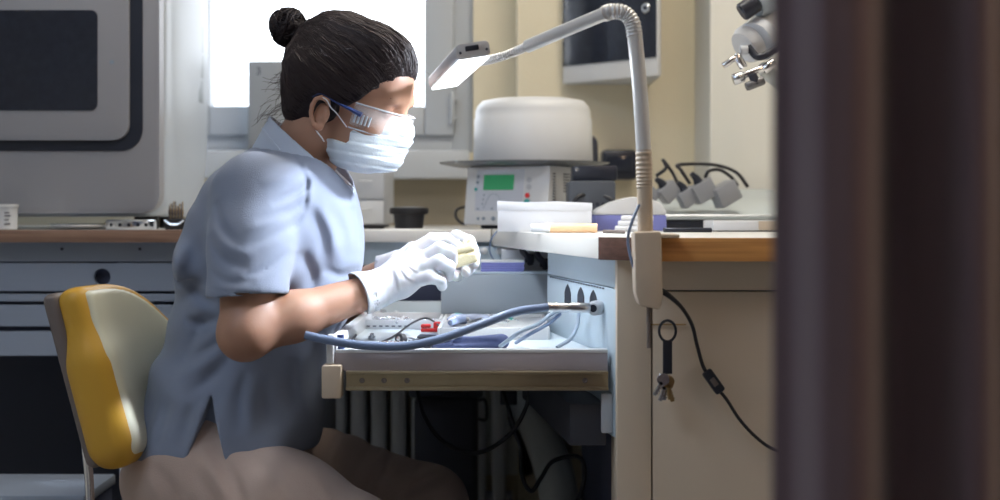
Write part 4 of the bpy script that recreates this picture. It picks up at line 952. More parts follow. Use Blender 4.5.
t = thing('storage_box', 'flat white box with beige side on the desk near the curtain', 'box', (P(745, 0, 2.5).x, 2.56, BZ))
x0, x1 = P(713, 0, 2.5).x - t.location.x, P(790, 0, 2.5).x - t.location.x
bm = new(); box(bm, x0, x1, -0.06, 0.06, 0.002, 0.020, 0.002); obj('body', bm, M_paper, t)
bm = new(); box(bm, x0 + 0.082, x1 - 0.002, -0.0612, -0.058, 0.003, 0.019, 0.0005); obj('side_label', bm, M_cab, t)
bm = new(); box(bm, x0 + 0.01, x1 - 0.01, -0.05, 0.05, 0, 0.002); obj('foot', bm, M_black, t)
bm = new(); tube(bm, [P(664, 233, 2.30), P(711, 233, 2.33)], lambda s: 0.004 + 0.0012 * math.sin(s * 3.1), 10); o = tag(obj('marker_pen', bm, M_black), 'black marker pen lying right of the lamp clamp', 'pen')
for v in o.data.vertices: v.co.z += BZ + 0.0055 - P(0, 233, 2.315).z
bm = new(); tube(bm, [P(603, 232.5, 2.25), P(625, 233, 2.25)], 0.003, 8); o = tag(obj('bur_shank', bm, M_shell), 'small dark metal rod lying left of the lamp clamp', 'rod')
for v in o.data.vertices: v.co.z += BZ + 0.0032 - P(0, 233, 2.25).z

# wall cabinet with dark glass, standing out from the wall at an angle
Lw, Rw = P(566, 0, 3.46), P(661, 0, 3.245)
t = thing('wall_cabinet', 'white framed wall cabinet with dark glass front and round lock', 'cabinet', (Lw.x, Lw.y, P(0, 84, 3.46).z)); ow = t.location
dirw = Vector((Rw.x - Lw.x, Rw.y - Lw.y, 0)); Ln = dirw.length
m = frame_at((0, 0, 0), dirw, (0, 0, 1))
Hc = 0.75
bm = new(); prism(bm, [(0, 0), (dirw.x, dirw.y), (dirw.x, 3.478 - ow.y), (0.0, 3.478 - ow.y)], 0, Hc, None, 0.002); obj('body', bm, M_lg, t)
bm = new(); box(bm, 0, Ln, 0, Hc, 0.0, 0.012, 0.002, mtx=m); dd = obj('door', bm, M_white, t)
zg = P(0, 67, 3.46).z - ow.z
bm = new(); box(bm, 0.0015, Ln - 0.003, zg, Hc - 0.03, 0.012, 0.0145, 0.0005, mtx=m); obj('glass', bm, M_dglass, dd)
c = m @ Vector((Ln * 0.90, P(0, 9, 3.27).z - ow.z, 0.0145)); nn = (m.to_3x3() @ Vector((0, 0, 1)))
bm = new(); lathe(bm, [(0.012, 0), (0.012, 0.006), (0.010, 0.008), (0, 0.008)], c, 20, axis=nn); lk = obj('lock', bm, M_steel, dd)
bm = new(); lathe(bm, [(0.005, 0.008), (0.005, 0.010), (0, 0.010)], c, 12, axis=nn); obj('keyhole', bm, M_black, lk)
# microscope-like instrument on the pillar
t = thing('articulated_holder', 'articulated instrument holder with chrome clamps high by the curtain', 'instrument', P(790, 60, 2.5)); oa = t.location
def seg_(name, a, b, r, m_, seg=18, prof=None):
    a, b = Vector(a) - oa, Vector(b) - oa; d = b - a; L = d.length
    bm = new(); lathe(bm, prof(L) if prof else [(0, 0), (r * .85, 0), (r, L * .08), (r, L * .92), (r * .85, L), (0, L)], a, seg, axis=d); return obj(name, bm, m_, t)
seg_('cylinder_housing', P(744, 48, 2.5), P(800, 6, 2.55), 0.036, M_white)
seg_('housing_band', P(757, 42, 2.49), P(765, 36, 2.5), 0.038, M_lg)
seg_('top_knob', P(741, 13, 2.48), P(757, 2, 2.48), 0.017, M_black)
seg_('knob_collar', P(756, 6, 2.49), P(795, -12, 2.52), 0.024, M_boxg)
bm = new(); tube(bm, [P(748, 47, 2.47) - oa, P(760, 57, 2.46) - oa, P(785, 44, 2.46) - oa, P(800, 40, 2.46) - oa], 0.0065, 10); obj('strap', bm, M_black, t)
seg_('pivot_joint', P(736, 54, 2.46), P(744, 68, 2.46), 0.0075, M_chrome)
seg_('pivot_screw', P(723, 66, 2.46), P(738, 56, 2.46), 0.0055, M_chrome)
seg_('pivot_cap', P(740, 50, 2.46), P(748, 50, 2.46), 0.008, M_lg)
seg_('clamp_rod', P(738, 78, 2.46), P(768, 66, 2.46), 0.0065, M_chrome)
seg_('clamp_block', P(733, 80, 2.46), P(744, 76, 2.46), 0.010, M_steel, 8)
seg_('clamp_wheel', P(752, 74, 2.45), P(757, 85, 2.45), 0.008, M_black)
seg_('knurled_wheel', P(746, 87, 2.45), P(764, 80, 2.45), 0.008, mat('dark_metal', (0.15, 0.15, 0.16), 0.4, metal=0.7))
seg_('wing_nut', P(763, 70, 2.46), P(775, 62, 2.46), 0.009, M_chrome)
seg_('support_arm', P(762, 68, 2.48), P(830, 120, 2.6), 0.014, M_duct)
seg_('support_post', Vector((P(830, 120, 2.6).x, 2.6, BZ)), Vector((P(830, 120, 2.6).x, 2.6, 1.5)), 0.013, M_duct)
seg_('post_base', Vector((P(830, 120, 2.6).x, 2.6, BZ)), Vector((P(830, 120, 2.6).x, 2.6, BZ + 0.02)), 0.06, M_duct)

# ------------------------------------------------------------------ the chair
t = thing('work_chair', 'yellow padded work chair with chrome bar she is sitting on', 'chair', (-0.40, 2.32, 0)); och = t.location
inv = Matrix.Translation(-Vector(och))
yaw = math.radians(-7); tl = math.radians(15.5)
# local axes of the backrest: n = facing, w = width (away), v = up
n0 = Vector((math.cos(yaw), math.sin(yaw), 0)); wv = Vector((-math.sin(yaw), math.cos(yaw), 0))
vv = (Vector((0, 0, 1)) * math.cos(tl) - n0 * math.sin(tl)); nv = wv.cross(vv)
bc = Vector((-0.603, 2.295, 0.672))
Rm = np.array([list(nv), list(wv), list(vv)]).T
def chair_round(f, ins=0.0):   # the backrest is arched: its top corners are rounded off wide
    def fn(X, Y, Z):
        x, y, z = X - bc.x, Y - bc.y, Z - bc.z
        w_ = x * wv.x + y * wv.y + z * wv.z; v_ = x * vv.x + y * vv.y + z * vv.z
        q = (np.abs(np.maximum(w_ + .11, 0) / (.292 - ins)) ** 2.2 + np.abs(np.maximum(v_ + .06, 0) / (.200 - ins)) ** 2.2) ** (1 / 2.2)
        return (1 - q) * .18
    f.op(fn, bc - Vector((.3, .3, .3)), bc + Vector((.3, .3, .3)), .01, 'sub')
f = Field(bc - Vector((0.16, 0.26, 0.2)), bc + Vector((0.16, 0.26, 0.2)), 0.004)
f.rbox(bc, (0.026, 0.185, 0.138), 0.024, Rm, k=0.001)
f.rbox(bc - vv * 0.05 + nv * 0.001, (0.034, 0.186, 0.088), 0.03, Rm, k=0.05)
f.ell(bc + nv * 0.10, (0.086, 0.205, 0.30), Rm, k=0.02, mode='sub'); chair_round(f)
b_ = f.mesh('cushion', M_yel, t, 3); b_.matrix_parent_inverse = inv
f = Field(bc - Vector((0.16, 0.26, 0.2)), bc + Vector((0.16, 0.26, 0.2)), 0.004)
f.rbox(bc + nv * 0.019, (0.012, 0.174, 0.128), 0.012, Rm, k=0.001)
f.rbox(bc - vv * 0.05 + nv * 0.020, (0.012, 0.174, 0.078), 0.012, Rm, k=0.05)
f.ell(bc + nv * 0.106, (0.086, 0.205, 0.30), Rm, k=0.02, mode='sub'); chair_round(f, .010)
b_ = f.mesh('front_glare', M_yel_glare, t, 3); b_.matrix_parent_inverse = inv; b_['label'] = 'backrest front with window glare painted in as cream'
f = Field(bc - Vector((0.16, 0.26, 0.2)), bc + Vector((0.16, 0.26, 0.2)), 0.004)
f.rbox(bc - nv * 0.032, (0.014, 0.183, 0.140), 0.013, Rm, k=0.001)
chair_round(f, .002)
b_ = f.mesh('back_shell', M_shell, t, 3); b_.matrix_parent_inverse = inv
sc_ = Vector((-0.40, 2.32, 0.345))
f = Field(sc_ - Vector((0.26, 0.26, 0.06)), sc_ + Vector((0.26, 0.26, 0.08)), 0.006)
f.rbox(sc_, (0.215, 0.21, 0.032), 0.03, k=0.001)
b_ = f.mesh('seat', M_yel, t, 3); b_.matrix_parent_inverse = inv
for s in (-0.07, 0.07):
    o_ = wv * s
    bm = new(); tube(bm, [bc - nv * 0.044 + vv * 0.00 + o_ - och, bc - nv * 0.075 - vv * 0.06 + o_ - och, Vector((-0.652, 2.30, 0.50)) + o_ - och, Vector((-0.640, 2.30, 0.40)) + o_ - och, Vector((-0.58, 2.30, 0.31)) + o_ - och, Vector((-0.45, 2.31, 0.31)) + o_ - och], 0.0075, 10); obj('chrome_bar', bm, M_chrome, t)
bm = new(); lathe(bm, [(0.03, 0.07), (0.03, 0.2), (0.022, 0.2), (0.022, 0.305), (0.05, 0.306), (0.05, 0.3145), (0, 0.3145)], (0, 0, 0), 20); obj('gas_post', bm, M_chrome, t)
for k in range(5):
    a = 2 * math.pi * k / 5 + 0.3; d = Vector((math.cos(a), math.sin(a), 0))
    bm = new(); tube(bm, [Vector((0, 0, 0.10)), d * 0.15 + Vector((0, 0, 0.09)), d * 0.27 + Vector((0, 0, 0.06))], lambda u: 0.02 - 0.008 * u, 10); lg = obj('leg', bm, M_black, t)
    bm = new(); lathe(bm, [(0.012, -0.012), (0.027, -0.010), (0.027, 0.010), (0.012, 0.012)], d * 0.27 + Vector((0, 0, 0.028)), 20, axis=Vector((-d.y, d.x, 0))); obj('caster', bm, M_black, lg)
# low pale cabinet corner at the bottom left
t = thing('low_cabinet', 'low cabinet with pale top at the bottom left corner', 'cabinet', (-0.98, 2.62, 0))
zt = P(0, 494, 2.45).z
bm = new(); box(bm, -0.25, 0.245, -0.17, 0.015, 0.03, zt - 0.02, 0.004); obj('body', bm, M_benchgap, t)
bm = new(); box(bm, -0.26, 0.25, -0.18, 0.02, zt - 0.02, zt, 0.004); obj('top', bm, M_bench, t)
bm = new(); box(bm, -0.2, 0.2, -0.15, 0.01, 0, 0.03); obj('plinth', bm, M_black, t)

# ------------------------------------------------------------------ the technician
PER = thing('person', 'seated person in blue-grey short-sleeved tunic, mask and safety glasses, working', 'person', (-0.42, 2.32, 0)); op = PER.location
pinv = Matrix.Translation(-Vector(op))
def attach(o): o.matrix_parent_inverse = pinv; return o
# head frame
HO = P(337, 112, 2.27); th, ps = math.radians(20), math.radians(18)
hf = Vector((math.cos(th) * math.cos(ps), -math.cos(th) * math.sin(ps), -math.sin(th)))
hs = Vector((-math.sin(ps), -math.cos(ps), 0))          # towards the camera side (her right)
hu = hs.cross(hf) * -1
if hu.z < 0: hu = -hu
HR = np.array([list(hf), list(hs), list(hu)]).T
def h(f_, s_, u_): return HO + hf * f_ + hs * s_ + hu * u_
# skeleton
shN, elN, wrN = P(252, 190, 2.15), P(246, 332, 2.07), P(377, 289, 2.19)
shF, elF, wrF = P(272, 190, 2.46), P(310, 318, 2.56), P(398, 268, 2.42)
# hands: (palm centre chain, finger chains)
handN = dict(wrist=wrN, palm=[wrN, P(398, 279, 2.205), P(417, 268, 2.215)],
    palm_r=[0.026, 0.030, 0.028],
    fingers=[([P(413, 252, 2.235), P(432, 240, 2.235), P(446, 239, 2.24), P(456, 246, 2.245)], [.0125, .0115, .0100, .0085]),     # index
             ([P(419, 262, 2.215), P(440, 249, 2.205), P(450, 252, 2.208), P(452, 262, 2.222)], [.0130, .0120, .0105, .0090]),     # middle
             ([P(419, 272, 2.200), P(439, 262, 2.185), P(449, 267, 2.200), P(449, 276, 2.225)], [.0125, .0118, .0102, .0088]),     # ring
             ([P(414, 281, 2.195), P(430, 277, 2.180), P(440, 280, 2.195), P(442, 286, 2.215)], [.0115, .0105, .0092, .0080]),     # little
             ([P(397, 264, 2.235), P(413, 250, 2.265), P(432, 248, 2.275), P(447, 251, 2.268)], [.0160, .0130, .0115, .0095])])    # thumb
handF = dict(wrist=wrF, palm=[wrF, P(418, 262, 2.40), P(436, 258, 2.385)],
    palm_r=[0.026, 0.029, 0.027],
    fingers=[([P(440, 245, 2.375), P(456, 237, 2.35), P(469, 241, 2.32), P(474, 251, 2.295)], [.0125, .0112, .0100, .0085]),
             ([P(445, 254, 2.365), P(462, 250, 2.345), P(474, 256, 2.32), P(474, 264, 2.29)], [.0128, .0115, .0102, .0086]),
             ([P(444, 263, 2.355), P(460, 264, 2.335), P(469, 268, 2.31), P(466, 272, 2.285)], [.0122, .0112, .0100, .0084]),
             ([P(438, 270, 2.35), P(450, 274, 2.325), P(457, 276, 2.30), P(454, 276, 2.28)], [.0112, .0102, .0090, .0078]),
             ([P(424, 250, 2.37), P(436, 246, 2.335), P(447, 248, 2.305), P(455, 253, 2.288)], [.0155, .0130, .0112, .0095])])
def add_hand(f, hd_, infl):
    f.chain(hd_['palm'], [r + infl for r in hd_['palm_r']], k=0.012)
    w_ = hd_['palm'][0]; pc = hd_['palm'][1]
    for i, (pts, rs) in enumerate(hd_['fingers']):
        f.cap(pc.lerp(pts[0], 0.15) if i < 4 else w_.lerp(pc, .5), pts[0], 0.015 + infl, rs[0] + infl, k=0.008)
        f.chain(pts, [r + infl for r in rs], k=0.0022)
# ---- body: one continuous skin surface
f = Field((-0.60, 2.02, 0.48), (-0.02, 2.64, 1.28), 0.0032)
def torso_fn(infl, zlo=-9):
    rows = [(126, 284, 300, .025), (136, 270, 318, .045), (145, 256, 330, .068), (158, 236, 342, .112), (172, 218, 349, .150), (190, 202, 355, .168), (215, 191, 361, .170), (240, 185, 363, .168), (265, 182, 361, .163),
            (300, 180, 352, .152), (330, 170, 342, .150), (355, 160, 334, .158), (385, 149, 327, .170), (415, 133, 322, .182), (440, 127, 319, .188), (470, 123, 306, .188), (520, 130, 300, .18)]
    z = np.array([P(0, r[0], 2.3).z for r in rows])[::-1]
    xb = np.array([P(r[1], 0, 2.3).x for r in rows])[::-1]; xf_ = np.array([P(r[2], 0, 2.3).x for r in rows])[::-1]; b = np.array([r[3] for r in rows])[::-1]
    zi = np.linspace(z[0], z[-1], 300)
    def sm(a):
        v = np.interp(zi, z, a); kk = np.ones(15) / 15; vp = np.pad(v, 7, mode='edge'); return np.convolve(vp, kk, 'valid')
    xb, xf_, b = sm(xb), sm(xf_), sm(b)
    def fn(X, Y, Z):
        B = np.interp(Z, zi, b); x0 = np.interp(Z, zi, xb); x1 = np.interp(Z, zi, xf_)
        a = (x1 - x0) / 2 + infl; cx = (x0 + x1) / 2; bb = B + infl
        q = (np.abs((X - cx) / a) ** 2.3 + np.abs((Y - 2.31) / bb) ** 2.3) ** (1 / 2.3)
        d = (q - 1) * np.minimum(a, bb) * 0.9
        return np.maximum(d, Z - (z[-1] + infl))
    return fn, (float(xb.min()) - .02, 2.1, float(z[0])), (float(xf_.max()) + .02, 2.52, float(z[-1]))
fn, lo_, hi_ = torso_fn(-0.016); f.op(lambda X, Y, Z: np.maximum(fn(X, Y, Z), .66 - Z), (lo_[0], lo_[1], 0.66), hi_, 0.01)
c0 = P(283, 126, 2.3); n45 = Vector((.66, 0, .75))
f.op(lambda X, Y, Z: -((X - c0.x) * n45.x + (Z - c0.z) * n45.z + .062) + 0 * Y, (-.6, 2.0, .9), (-.1, 2.7, 1.2), .01, 'sub')
f.cap(P(298, 165, 2.3), h(-0.018, 0, -0.02), 0.059, 0.053, k=0.02)
for a, b, c, rr in ((shN, elN, wrN, (.048, .043, .041, .036, .0245)), (shF, elF, wrF, (.050, .044, .044, .040, .027))):
    f.cap(a, a.lerp(b, .5), rr[0], rr[1] + .002, k=0.03); f.cap(a.lerp(b, .5), b, rr[1] + .002, rr[2] - .003, k=0.02); f.cap(b, b.lerp(c, .35), rr[2] - .003, rr[3], k=0.015); f.cap(b.lerp(c, .35), c, rr[3], rr[4], k=0.02)
    f.ell(b + (b - c).normalized() * 0.004 + Vector((0, 0, -0.004)), (.033, .033, .033), k=0.02)
add_hand(f, handN, -0.0025); add_hand(f, handF, -0.0025)
# head
def he_(c, r, k=0.015, mode='add', R=HR): f.ell(h(*c), r, R, k, mode)
he_((0.0, 0, .058), (.099, .077, .082)); he_((.055, 0, .068), (.056, .062, .052), .02)
he_((.056, 0, .005), (.056, .058, .062), .02); he_((.045, 0, -.034), (.055, .050, .040), .02); f.ell(h(.082, 0, -.050), (.022, .024, .018), HR, .02)
f.cap(h(.098, -.032, .050), h(.098, .032, .050), .0125, k=.015)
he_((.080, .042, .0), (.024, .020, .018), .015); he_((.080, -.042, .0), (.024, .020, .018), .015)
for s in (1, -1):
    he_((.112, s * .031, .032), (.016, .017, .012), .010, 'sub'); he_((.090, s * .031, .031), (.0145, .0145, .0145), .003)
    f.cap(h(.1015, s * .021, .0295), h(.1005, s * .042, .0315), .0022, k=.003)
f.cap(h(.106, 0, .038), h(.128, 0, -.004), .0075, .0115, k=.010); f.cap(h(.116, .010, -.008), h(.116, -.010, -.008), .0085, k=.006)
f.cap(h(.1085, -.018, -.038), h(.1085, .018, -.038), .006, k=.006); f.cap(h(.1065, -.016, -.047), h(.1065, .016, -.047), .0065, k=.006)
EF, EU, ES = .013, -.004, .84
for s in (1, -1):
    f.ell(h(EF - .002, s * .076, EU - .002), (.013, .007, .020), HR, .008)
    ring = [(.010, .020), (.004, .0275), (-.007, .0285), (-.016, .022), (-.019, .010), (-.017, -.004), (-.011, -.016), (-.005, -.024), (.002, -.029), (.006, -.024)]
    ring = [(EF + a * ES, EU + b * ES, a) for a, b in ring]
    for (a, b) in zip(ring, ring[1:]): f.cap(h(a[0], s * (.083 + (0.006 if a[2] < 0 else 0)), a[1]), h(b[0], s * (.083 + (0.006 if b[2] < 0 else 0)), b[1]), .0038, k=.004)
    f.ell(h(EF - .001, s * .089, EU), (.0085, .010, .0105), HR, .004, 'sub'); f.ell(h(EF - .004, s * .090, EU + .015), (.005, .007, .004), HR, .004, 'sub')
    f.cap(h(EF + .008, s * .080, EU - .008), h(EF + .009, s * .080, EU + .004), .0038, k=.005)
    f.ell(h(EF + .004, s * .080, EU - .021), (.006, .005, .006), HR, .005)
attach(f.mesh('body', M_skin, PER, 1))
# eyebrows
for s in (1, -1):
    bm = new(); tube(bm, [h(.108, s * .014, .052), h(.1085, s * .028, .056), h(.100, s * .045, .053)], lambda u: .0034 - .0016 * u, 8, flat=.6); attach(obj('eyebrow', bm, M_hair, PER))

# ---- hair: cap, bun, strands
f = Field(HO - Vector((0.19, 0.16, 0.13)), HO + Vector((0.17, 0.16, 0.22)), 0.003)
f.ell(h(-.001, 0, .060), (.104, .088, .097), HR, .01); f.ell(h(-.038, 0, .075), (.066, .074, .078), HR, .03); f.ell(h(.040, 0, .092), (.064, .068, .060), HR, .02)
f.ell(h(-.045, 0, -.008), (.038, .054, .046), HR, .03)
def half(nf, nu, d0, k=.006, also=None):
    def fn(X, Y, Z):
        x, y, z = X - HO.x, Y - HO.y, Z - HO.z
        ff = x * hf.x + y * hf.y + z * hf.z; uu = x * hu.x + y * hu.y + z * hu.z; ss = x * hs.x + y * hs.y + z * hs.z
        d = d0 - (ff * nf + uu * nu)
        if also == 'curve': d = d - 0.35 * np.maximum(0.055 - np.abs(ss), 0) * 1.0 * 0 + 0.0
        if also == 'low': d = np.maximum(d, uu - 0.018)
        return d
    f.op(fn, HO - Vector((.3, .3, .3)), HO + Vector((.3, .3, .3)), k, 'sub')
half(.786, -.617, .024)              # hairline over temple and forehead
half(1.0, -0.0, .030, .006, 'low')    # cheek, in front of the ear
half(.70, -.71, .024, .006, 'low')    # nape line from the ear backwards
for s in (1, -1): f.ell(h(.012, s * .088, -.008), (.018, .020, .026), HR, .006, 'sub')
BUN = P(288, 27, 2.28)
bd_ = BUN - h(-.03, 0, .09); BB = BUN - bd_.normalized() * 0.02
f.cap(h(-.055, 0, .10), BUN, .022, .015, k=.015)
f.ell(BUN, (.026, .026, .025), k=.004)
rnd = random.Random(3)
for k in range(46):
    a, b = rnd.random() * 6.28, math.acos(2 * rnd.random() - 1); d = Vector((math.sin(b) * math.cos(a), math.sin(b) * math.sin(a), math.cos(b)))
    f.ell(BUN + d * 0.022, (.0075 + rnd.random() * .003,) * 3, k=.003)
sl, X, Y, Z = f.sub(HO - Vector((.3, .3, .3)), HO + Vector((.3, .3, .3)))
f.D[sl] += .0016 * np.sin(150 * X + 4 * np.sin(60 * Z + 2)) * np.sin(130 * Z + 3 * np.sin(70 * X)) + .0012 * np.sin(260 * Y + 90 * X) * np.sin(210 * Z)
hair = attach(f.mesh('hair', M_hair, PER, 1))
hl = [(.098, 0, .104), (.095, .028, .096), (.084, .050, .080), (.064, .068, .052), (.036, .083, .022), (.012, .086, .034), (-.012, .088, .036), (-.032, .086, .010), (-.052, .074, -.022), (-.072, .050, -.050), (-.082, .0, -.058)]
from mathutils.bvhtree import BVHTree
hair_tree = BVHTree.FromPolygons([v.co for v in hair.data.vertices], [tuple(p.vertices) for p in hair.data.polygons])
HC = h(-.005, 0, .060)
def on_hair(d, lift):      # the outermost hair surface in a direction from the head's middle
    d = d.normalized(); hit = hair_tree.ray_cast(HC + d * .3, -d, .3)[0]
    return None if hit is None else hit + d * lift
def strand(bm, st, r, lift, wav):
    v0 = (h(*st) - HC).normalized(); v1 = (BUN - HC).normalized(); ax = v0.cross(v1).normalized(); ang = v0.angle(v1); pts = []
    ph = rnd.random() * 6.28; side = rnd.gauss(0, .03); N = 12
    for i in range(N + 1):
        u = i / N; v = Matrix.Rotation(ang * u * .80, 3, ax) @ v0
        v = v + ax * (side * math.sin(math.pi * u) + wav * math.sin(ph + u * 14))
        q = on_hair(v, lift * math.sin(math.pi * min(1, u * 1.3 + .1)) + .0003)
        if q is None: q = HC + v.normalized() * .10
        if q is not None: pts.append(q)
    if len(pts) > 4: tube(bm, pts, lambda u: r * (1 - .6 * abs(2 * u - 1)), 4, n=1, cap=False)
bm = new()
for k in range(1500):
    u = rnd.random() * (len(hl) - 1); i = int(u); a, b = Vector(hl[i]), Vector(hl[min(i + 1, len(hl) - 1)]); p = a.lerp(b, u - i)
    if rnd.random() < .3: p.y = -p.y
    strand(bm, (p.x + rnd.gauss(0, .006), p.y + rnd.gauss(0, .004), p.z + rnd.gauss(-.001, .006)), .0005 + rnd.random() * .0008, abs(rnd.gauss(0, .0022)), .020)
o = attach(obj('hair_strands', bm, M_hair2, PER)); o['kind'] = 'stuff'
bm = new()
for k in range(70):      # hair wound about the bun
    n_ = Vector((rnd.gauss(0, 1), rnd.gauss(0, 1), rnd.gauss(0, 1))).normalized(); e1 = n_.orthogonal().normalized(); e2 = n_.cross(e1); r0 = .026 + rnd.random() * .006; a0 = rnd.random() * 6.28; sp = 2 + rnd.random() * 3
    tube(bm, [BUN + e1 * r0 * math.cos(a0 + sp * i / 14) + e2 * r0 * math.sin(a0 + sp * i / 14) + n_ * .004 * math.sin(i * .9 + a0) for i in range(15)], .0008 + rnd.random() * .0016, 5, n=1)
o = attach(obj('bun_strands', bm, M_hair, PER)); o['kind'] = 'stuff'
bm = new()
def fly(p, d, L, curl):
    pts = [p]; d = d.normalized(); sd = Vector((rnd.gauss(0, 1), rnd.gauss(0, 1), rnd.gauss(0, 1)))
    for i in range(6):
        d = (d + sd * curl * .25 + Vector((0, 0, -.08))).normalized(); sd = (sd + Vector((rnd.gauss(0, .5), rnd.gauss(0, .5), rnd.gauss(0, .5)))).normalized(); pts.append(pts[-1] + d * L / 6)
    tube(bm, pts, .00032, 3, n=2, cap=False)
for k in range(90):
    a, b = rnd.random() * 6.28, math.acos(2 * rnd.random() - 1); d = Vector((math.sin(b) * math.cos(a), math.sin(b) * math.sin(a), math.cos(b)))
    fly(BUN + d * .026, d + Vector((0, 0, .2)), .014 + rnd.random() * .02, 1.2)
for k in range(60):
    v = Vector((rnd.gauss(0, 1), rnd.gauss(0, 1), abs(rnd.gauss(0, 1)) + .1)).normalized()
    q = math.sqrt((v.x / .114) ** 2 + (v.y / .090) ** 2 + (v.z / .100) ** 2); p = v / q + Vector((-.012, 0, .062)); 
    if p.x > .07: continue
    fly(h(*p), (hf * v.x + hs * v.y + hu * v.z) * .5 + Vector((-.6, 0, .1)), .02 + rnd.random() * .02, .8)
for k in range(130):
    p = h(-.080 - rnd.random() * .02, rnd.gauss(0, .03), .045 - rnd.random() * .09); fly(p, Vector((-1, rnd.gauss(0, .4), -.45)), .014 + rnd.random() * .028, .9)
for k in range(60):
    p = h(.085 + rnd.random() * .01, rnd.gauss(0.02, .04), .115 - rnd.random() * .03); fly(p, Vector((.6, rnd.gauss(0, .4), .3)), .01 + rnd.random() * .018, 1.0)
o = attach(obj('stray_hairs', bm, M_hair2, PER)); o['kind'] = 'stuff'

# ---- face mask
f = Field(HO - Vector((0.05, 0.14, 0.15)), HO + Vector((0.19, 0.12, 0.07)), 0.0022)
f.ell(h(.064, 0, -.032), (.068, .062, .058), HR, .01); f.ell(h(.100, 0, .006), (.038, .032, .030), HR, .03); f.ell(h(.085, 0, -.052), (.040, .045, .034), HR, .02)
def hloc(X, Y, Z):
    x, y, z = X - HO.x, Y - HO.y, Z - HO.z
    return x * hf.x + y * hf.y + z * hf.z, x * hs.x + y * hs.y + z * hs.z, x * hu.x + y * hu.y + z * hu.z
def cutm(fn, k=.004): f.op(lambda X, Y, Z: fn(*hloc(X, Y, Z)), HO - Vector((.3, .3, .3)), HO + Vector((.3, .3, .3)), k, 'sub')
cutm(lambda a, s, u: -(u - .022 + (0.125 - a) * 0.50))                 # top edge falls towards the ear
cutm(lambda a, s, u: np.maximum(a - .060, -.038 - u))   # side edge in front of the cheek
cutm(lambda a, s, u: a - .016)
cutm(lambda a, s, u: u + .080 + .30 * (.06 - a) * (a < .06) - .42 * np.maximum(a - .075, 0), .012)
f.op(lambda X, Y, Z: (lambda a, s, u: np.abs(np.sin((u + .012 + .1 * (a - .1)) * 210)) * 0.0)(*hloc(X, Y, Z)) + 1.0, (9, 9, 9), (9.1, 9.1, 9.1), .001)
sl, X, Y, Z = f.sub(HO - Vector((.3, .3, .3)), HO + Vector((.3, .3, .3))); a_, s_, u_ = hloc(X, Y, Z)
for u0 in (-.006, -.024, -.042, -.058):
    f.D[sl] += .0017 * np.exp(-((u_ - u0 - (a_ - .10) * .18) / .0016) ** 2) - .0012 * np.exp(-((u_ - u0 + .005 - (a_ - .10) * .18) / .003) ** 2)
f.D[sl] += .0006 * np.sin(210 * a_ + 3 * np.sin(90 * u_)) * np.sin(160 * u_ + 60 * s_)
mk_ = attach(f.mesh('face_mask', M_mask, PER, 1))
for s in (1, -1):
    bm = new(); tube(bm, [h(.052, s * .061, -.012), h(.034, s * .074, .004), h(.026, s * .083, .010), h(.018, s * .089, .019), h(.008, s * .090, .021)], .0014, 8, flat=.7)
    tube(bm, [h(.024, s * .064, -.046), h(.022, s * .074, -.040), h(.015, s * .082, -.033), h(.008, s * .084, -.024)], .0014, 8, flat=.7)
    o = obj('ear_loop', bm, M_paper, mk_); o.matrix_parent_inverse = Matrix.Identity(4)

# ---- safety glasses
gw = bpy.data.objects.new('safety_glasses', None)
bm = new(); N = 28; inner, outer = [], []
rows = [(.027, 0.0), (.021, .002), (.010, .004), (-.002, .003), (-.010, -.002)]
grid = []
for (u, df) in rows:
    r_ = []
    for i in range(N + 1):
        a = math.radians(-82 + 164 * i / N); r_.append(bm.verts.new(h(.046 + (.081 + df) * math.cos(a), (.069 + df * .5) * math.sin(a), u + (0.004 * math.cos(a) if u > .012 else -0.006 * (1 - math.cos(a)) * -1))))
    grid.append(r_)
for a, b in zip(grid, grid[1:]):
    for i in range(N): bm.faces.new((a[i], a[i + 1], b[i + 1], b[i]))
gl = attach(obj('safety_glasses', bm, M_plastic_clear, PER)); md = gl.modifiers.new('thick', 'SOLIDIFY'); md.thickness = 0.002
for (u, df, rr) in ((.029, 0, .0016), (-.011, -.002, .0012)):
    bm = new(); tube(bm, [h(.046 + (.081 + df) * math.cos(math.radians(-82 + 164 * i / N)), (.069 + df * .5) * math.sin(math.radians(-82 + 164 * i / N)), u + (0.004 if u > .012 else 0.004)*math.cos(math.radians(-82 + 164 * i / N))) for i in range(N + 1)], rr, 8, n=1)
    obj('lens_rim', bm, mat('visor_rim', (0.62, 0.68, 0.75), 0.2, alpha=0.8), gl)
for s in (1, -1):
    bm = new(); tube(bm, [h(.074, s * .071, .015), h(.054, s * .077, .018), h(.034, s * .081, .020), h(.004, s * .085, .025), h(-.010, s * .083, .016)], lambda u: .0095 - .0075 * min(1, u * 1.6), 8, flat=.45); obj('temple_arm', bm, M_bluepl, gl, ang=60)
    bm = new()
    for k in range(5): c = h(.066 + k * .0055, s * (.0735 - k * .0022), .008); box(bm, -.0012, .0012, -.0012, .0012, -.008, .008, mtx=Matrix.Translation(c) @ Matrix(HR.tolist()).to_4x4())
    obj('side_vent', bm, mat('vent_clear', (0.5, 0.55, 0.6), 0.3), gl)
for o in list(bpy.data.objects):
    if o.parent in (gl, mk_): o.matrix_parent_inverse = Matrix.Identity(4)

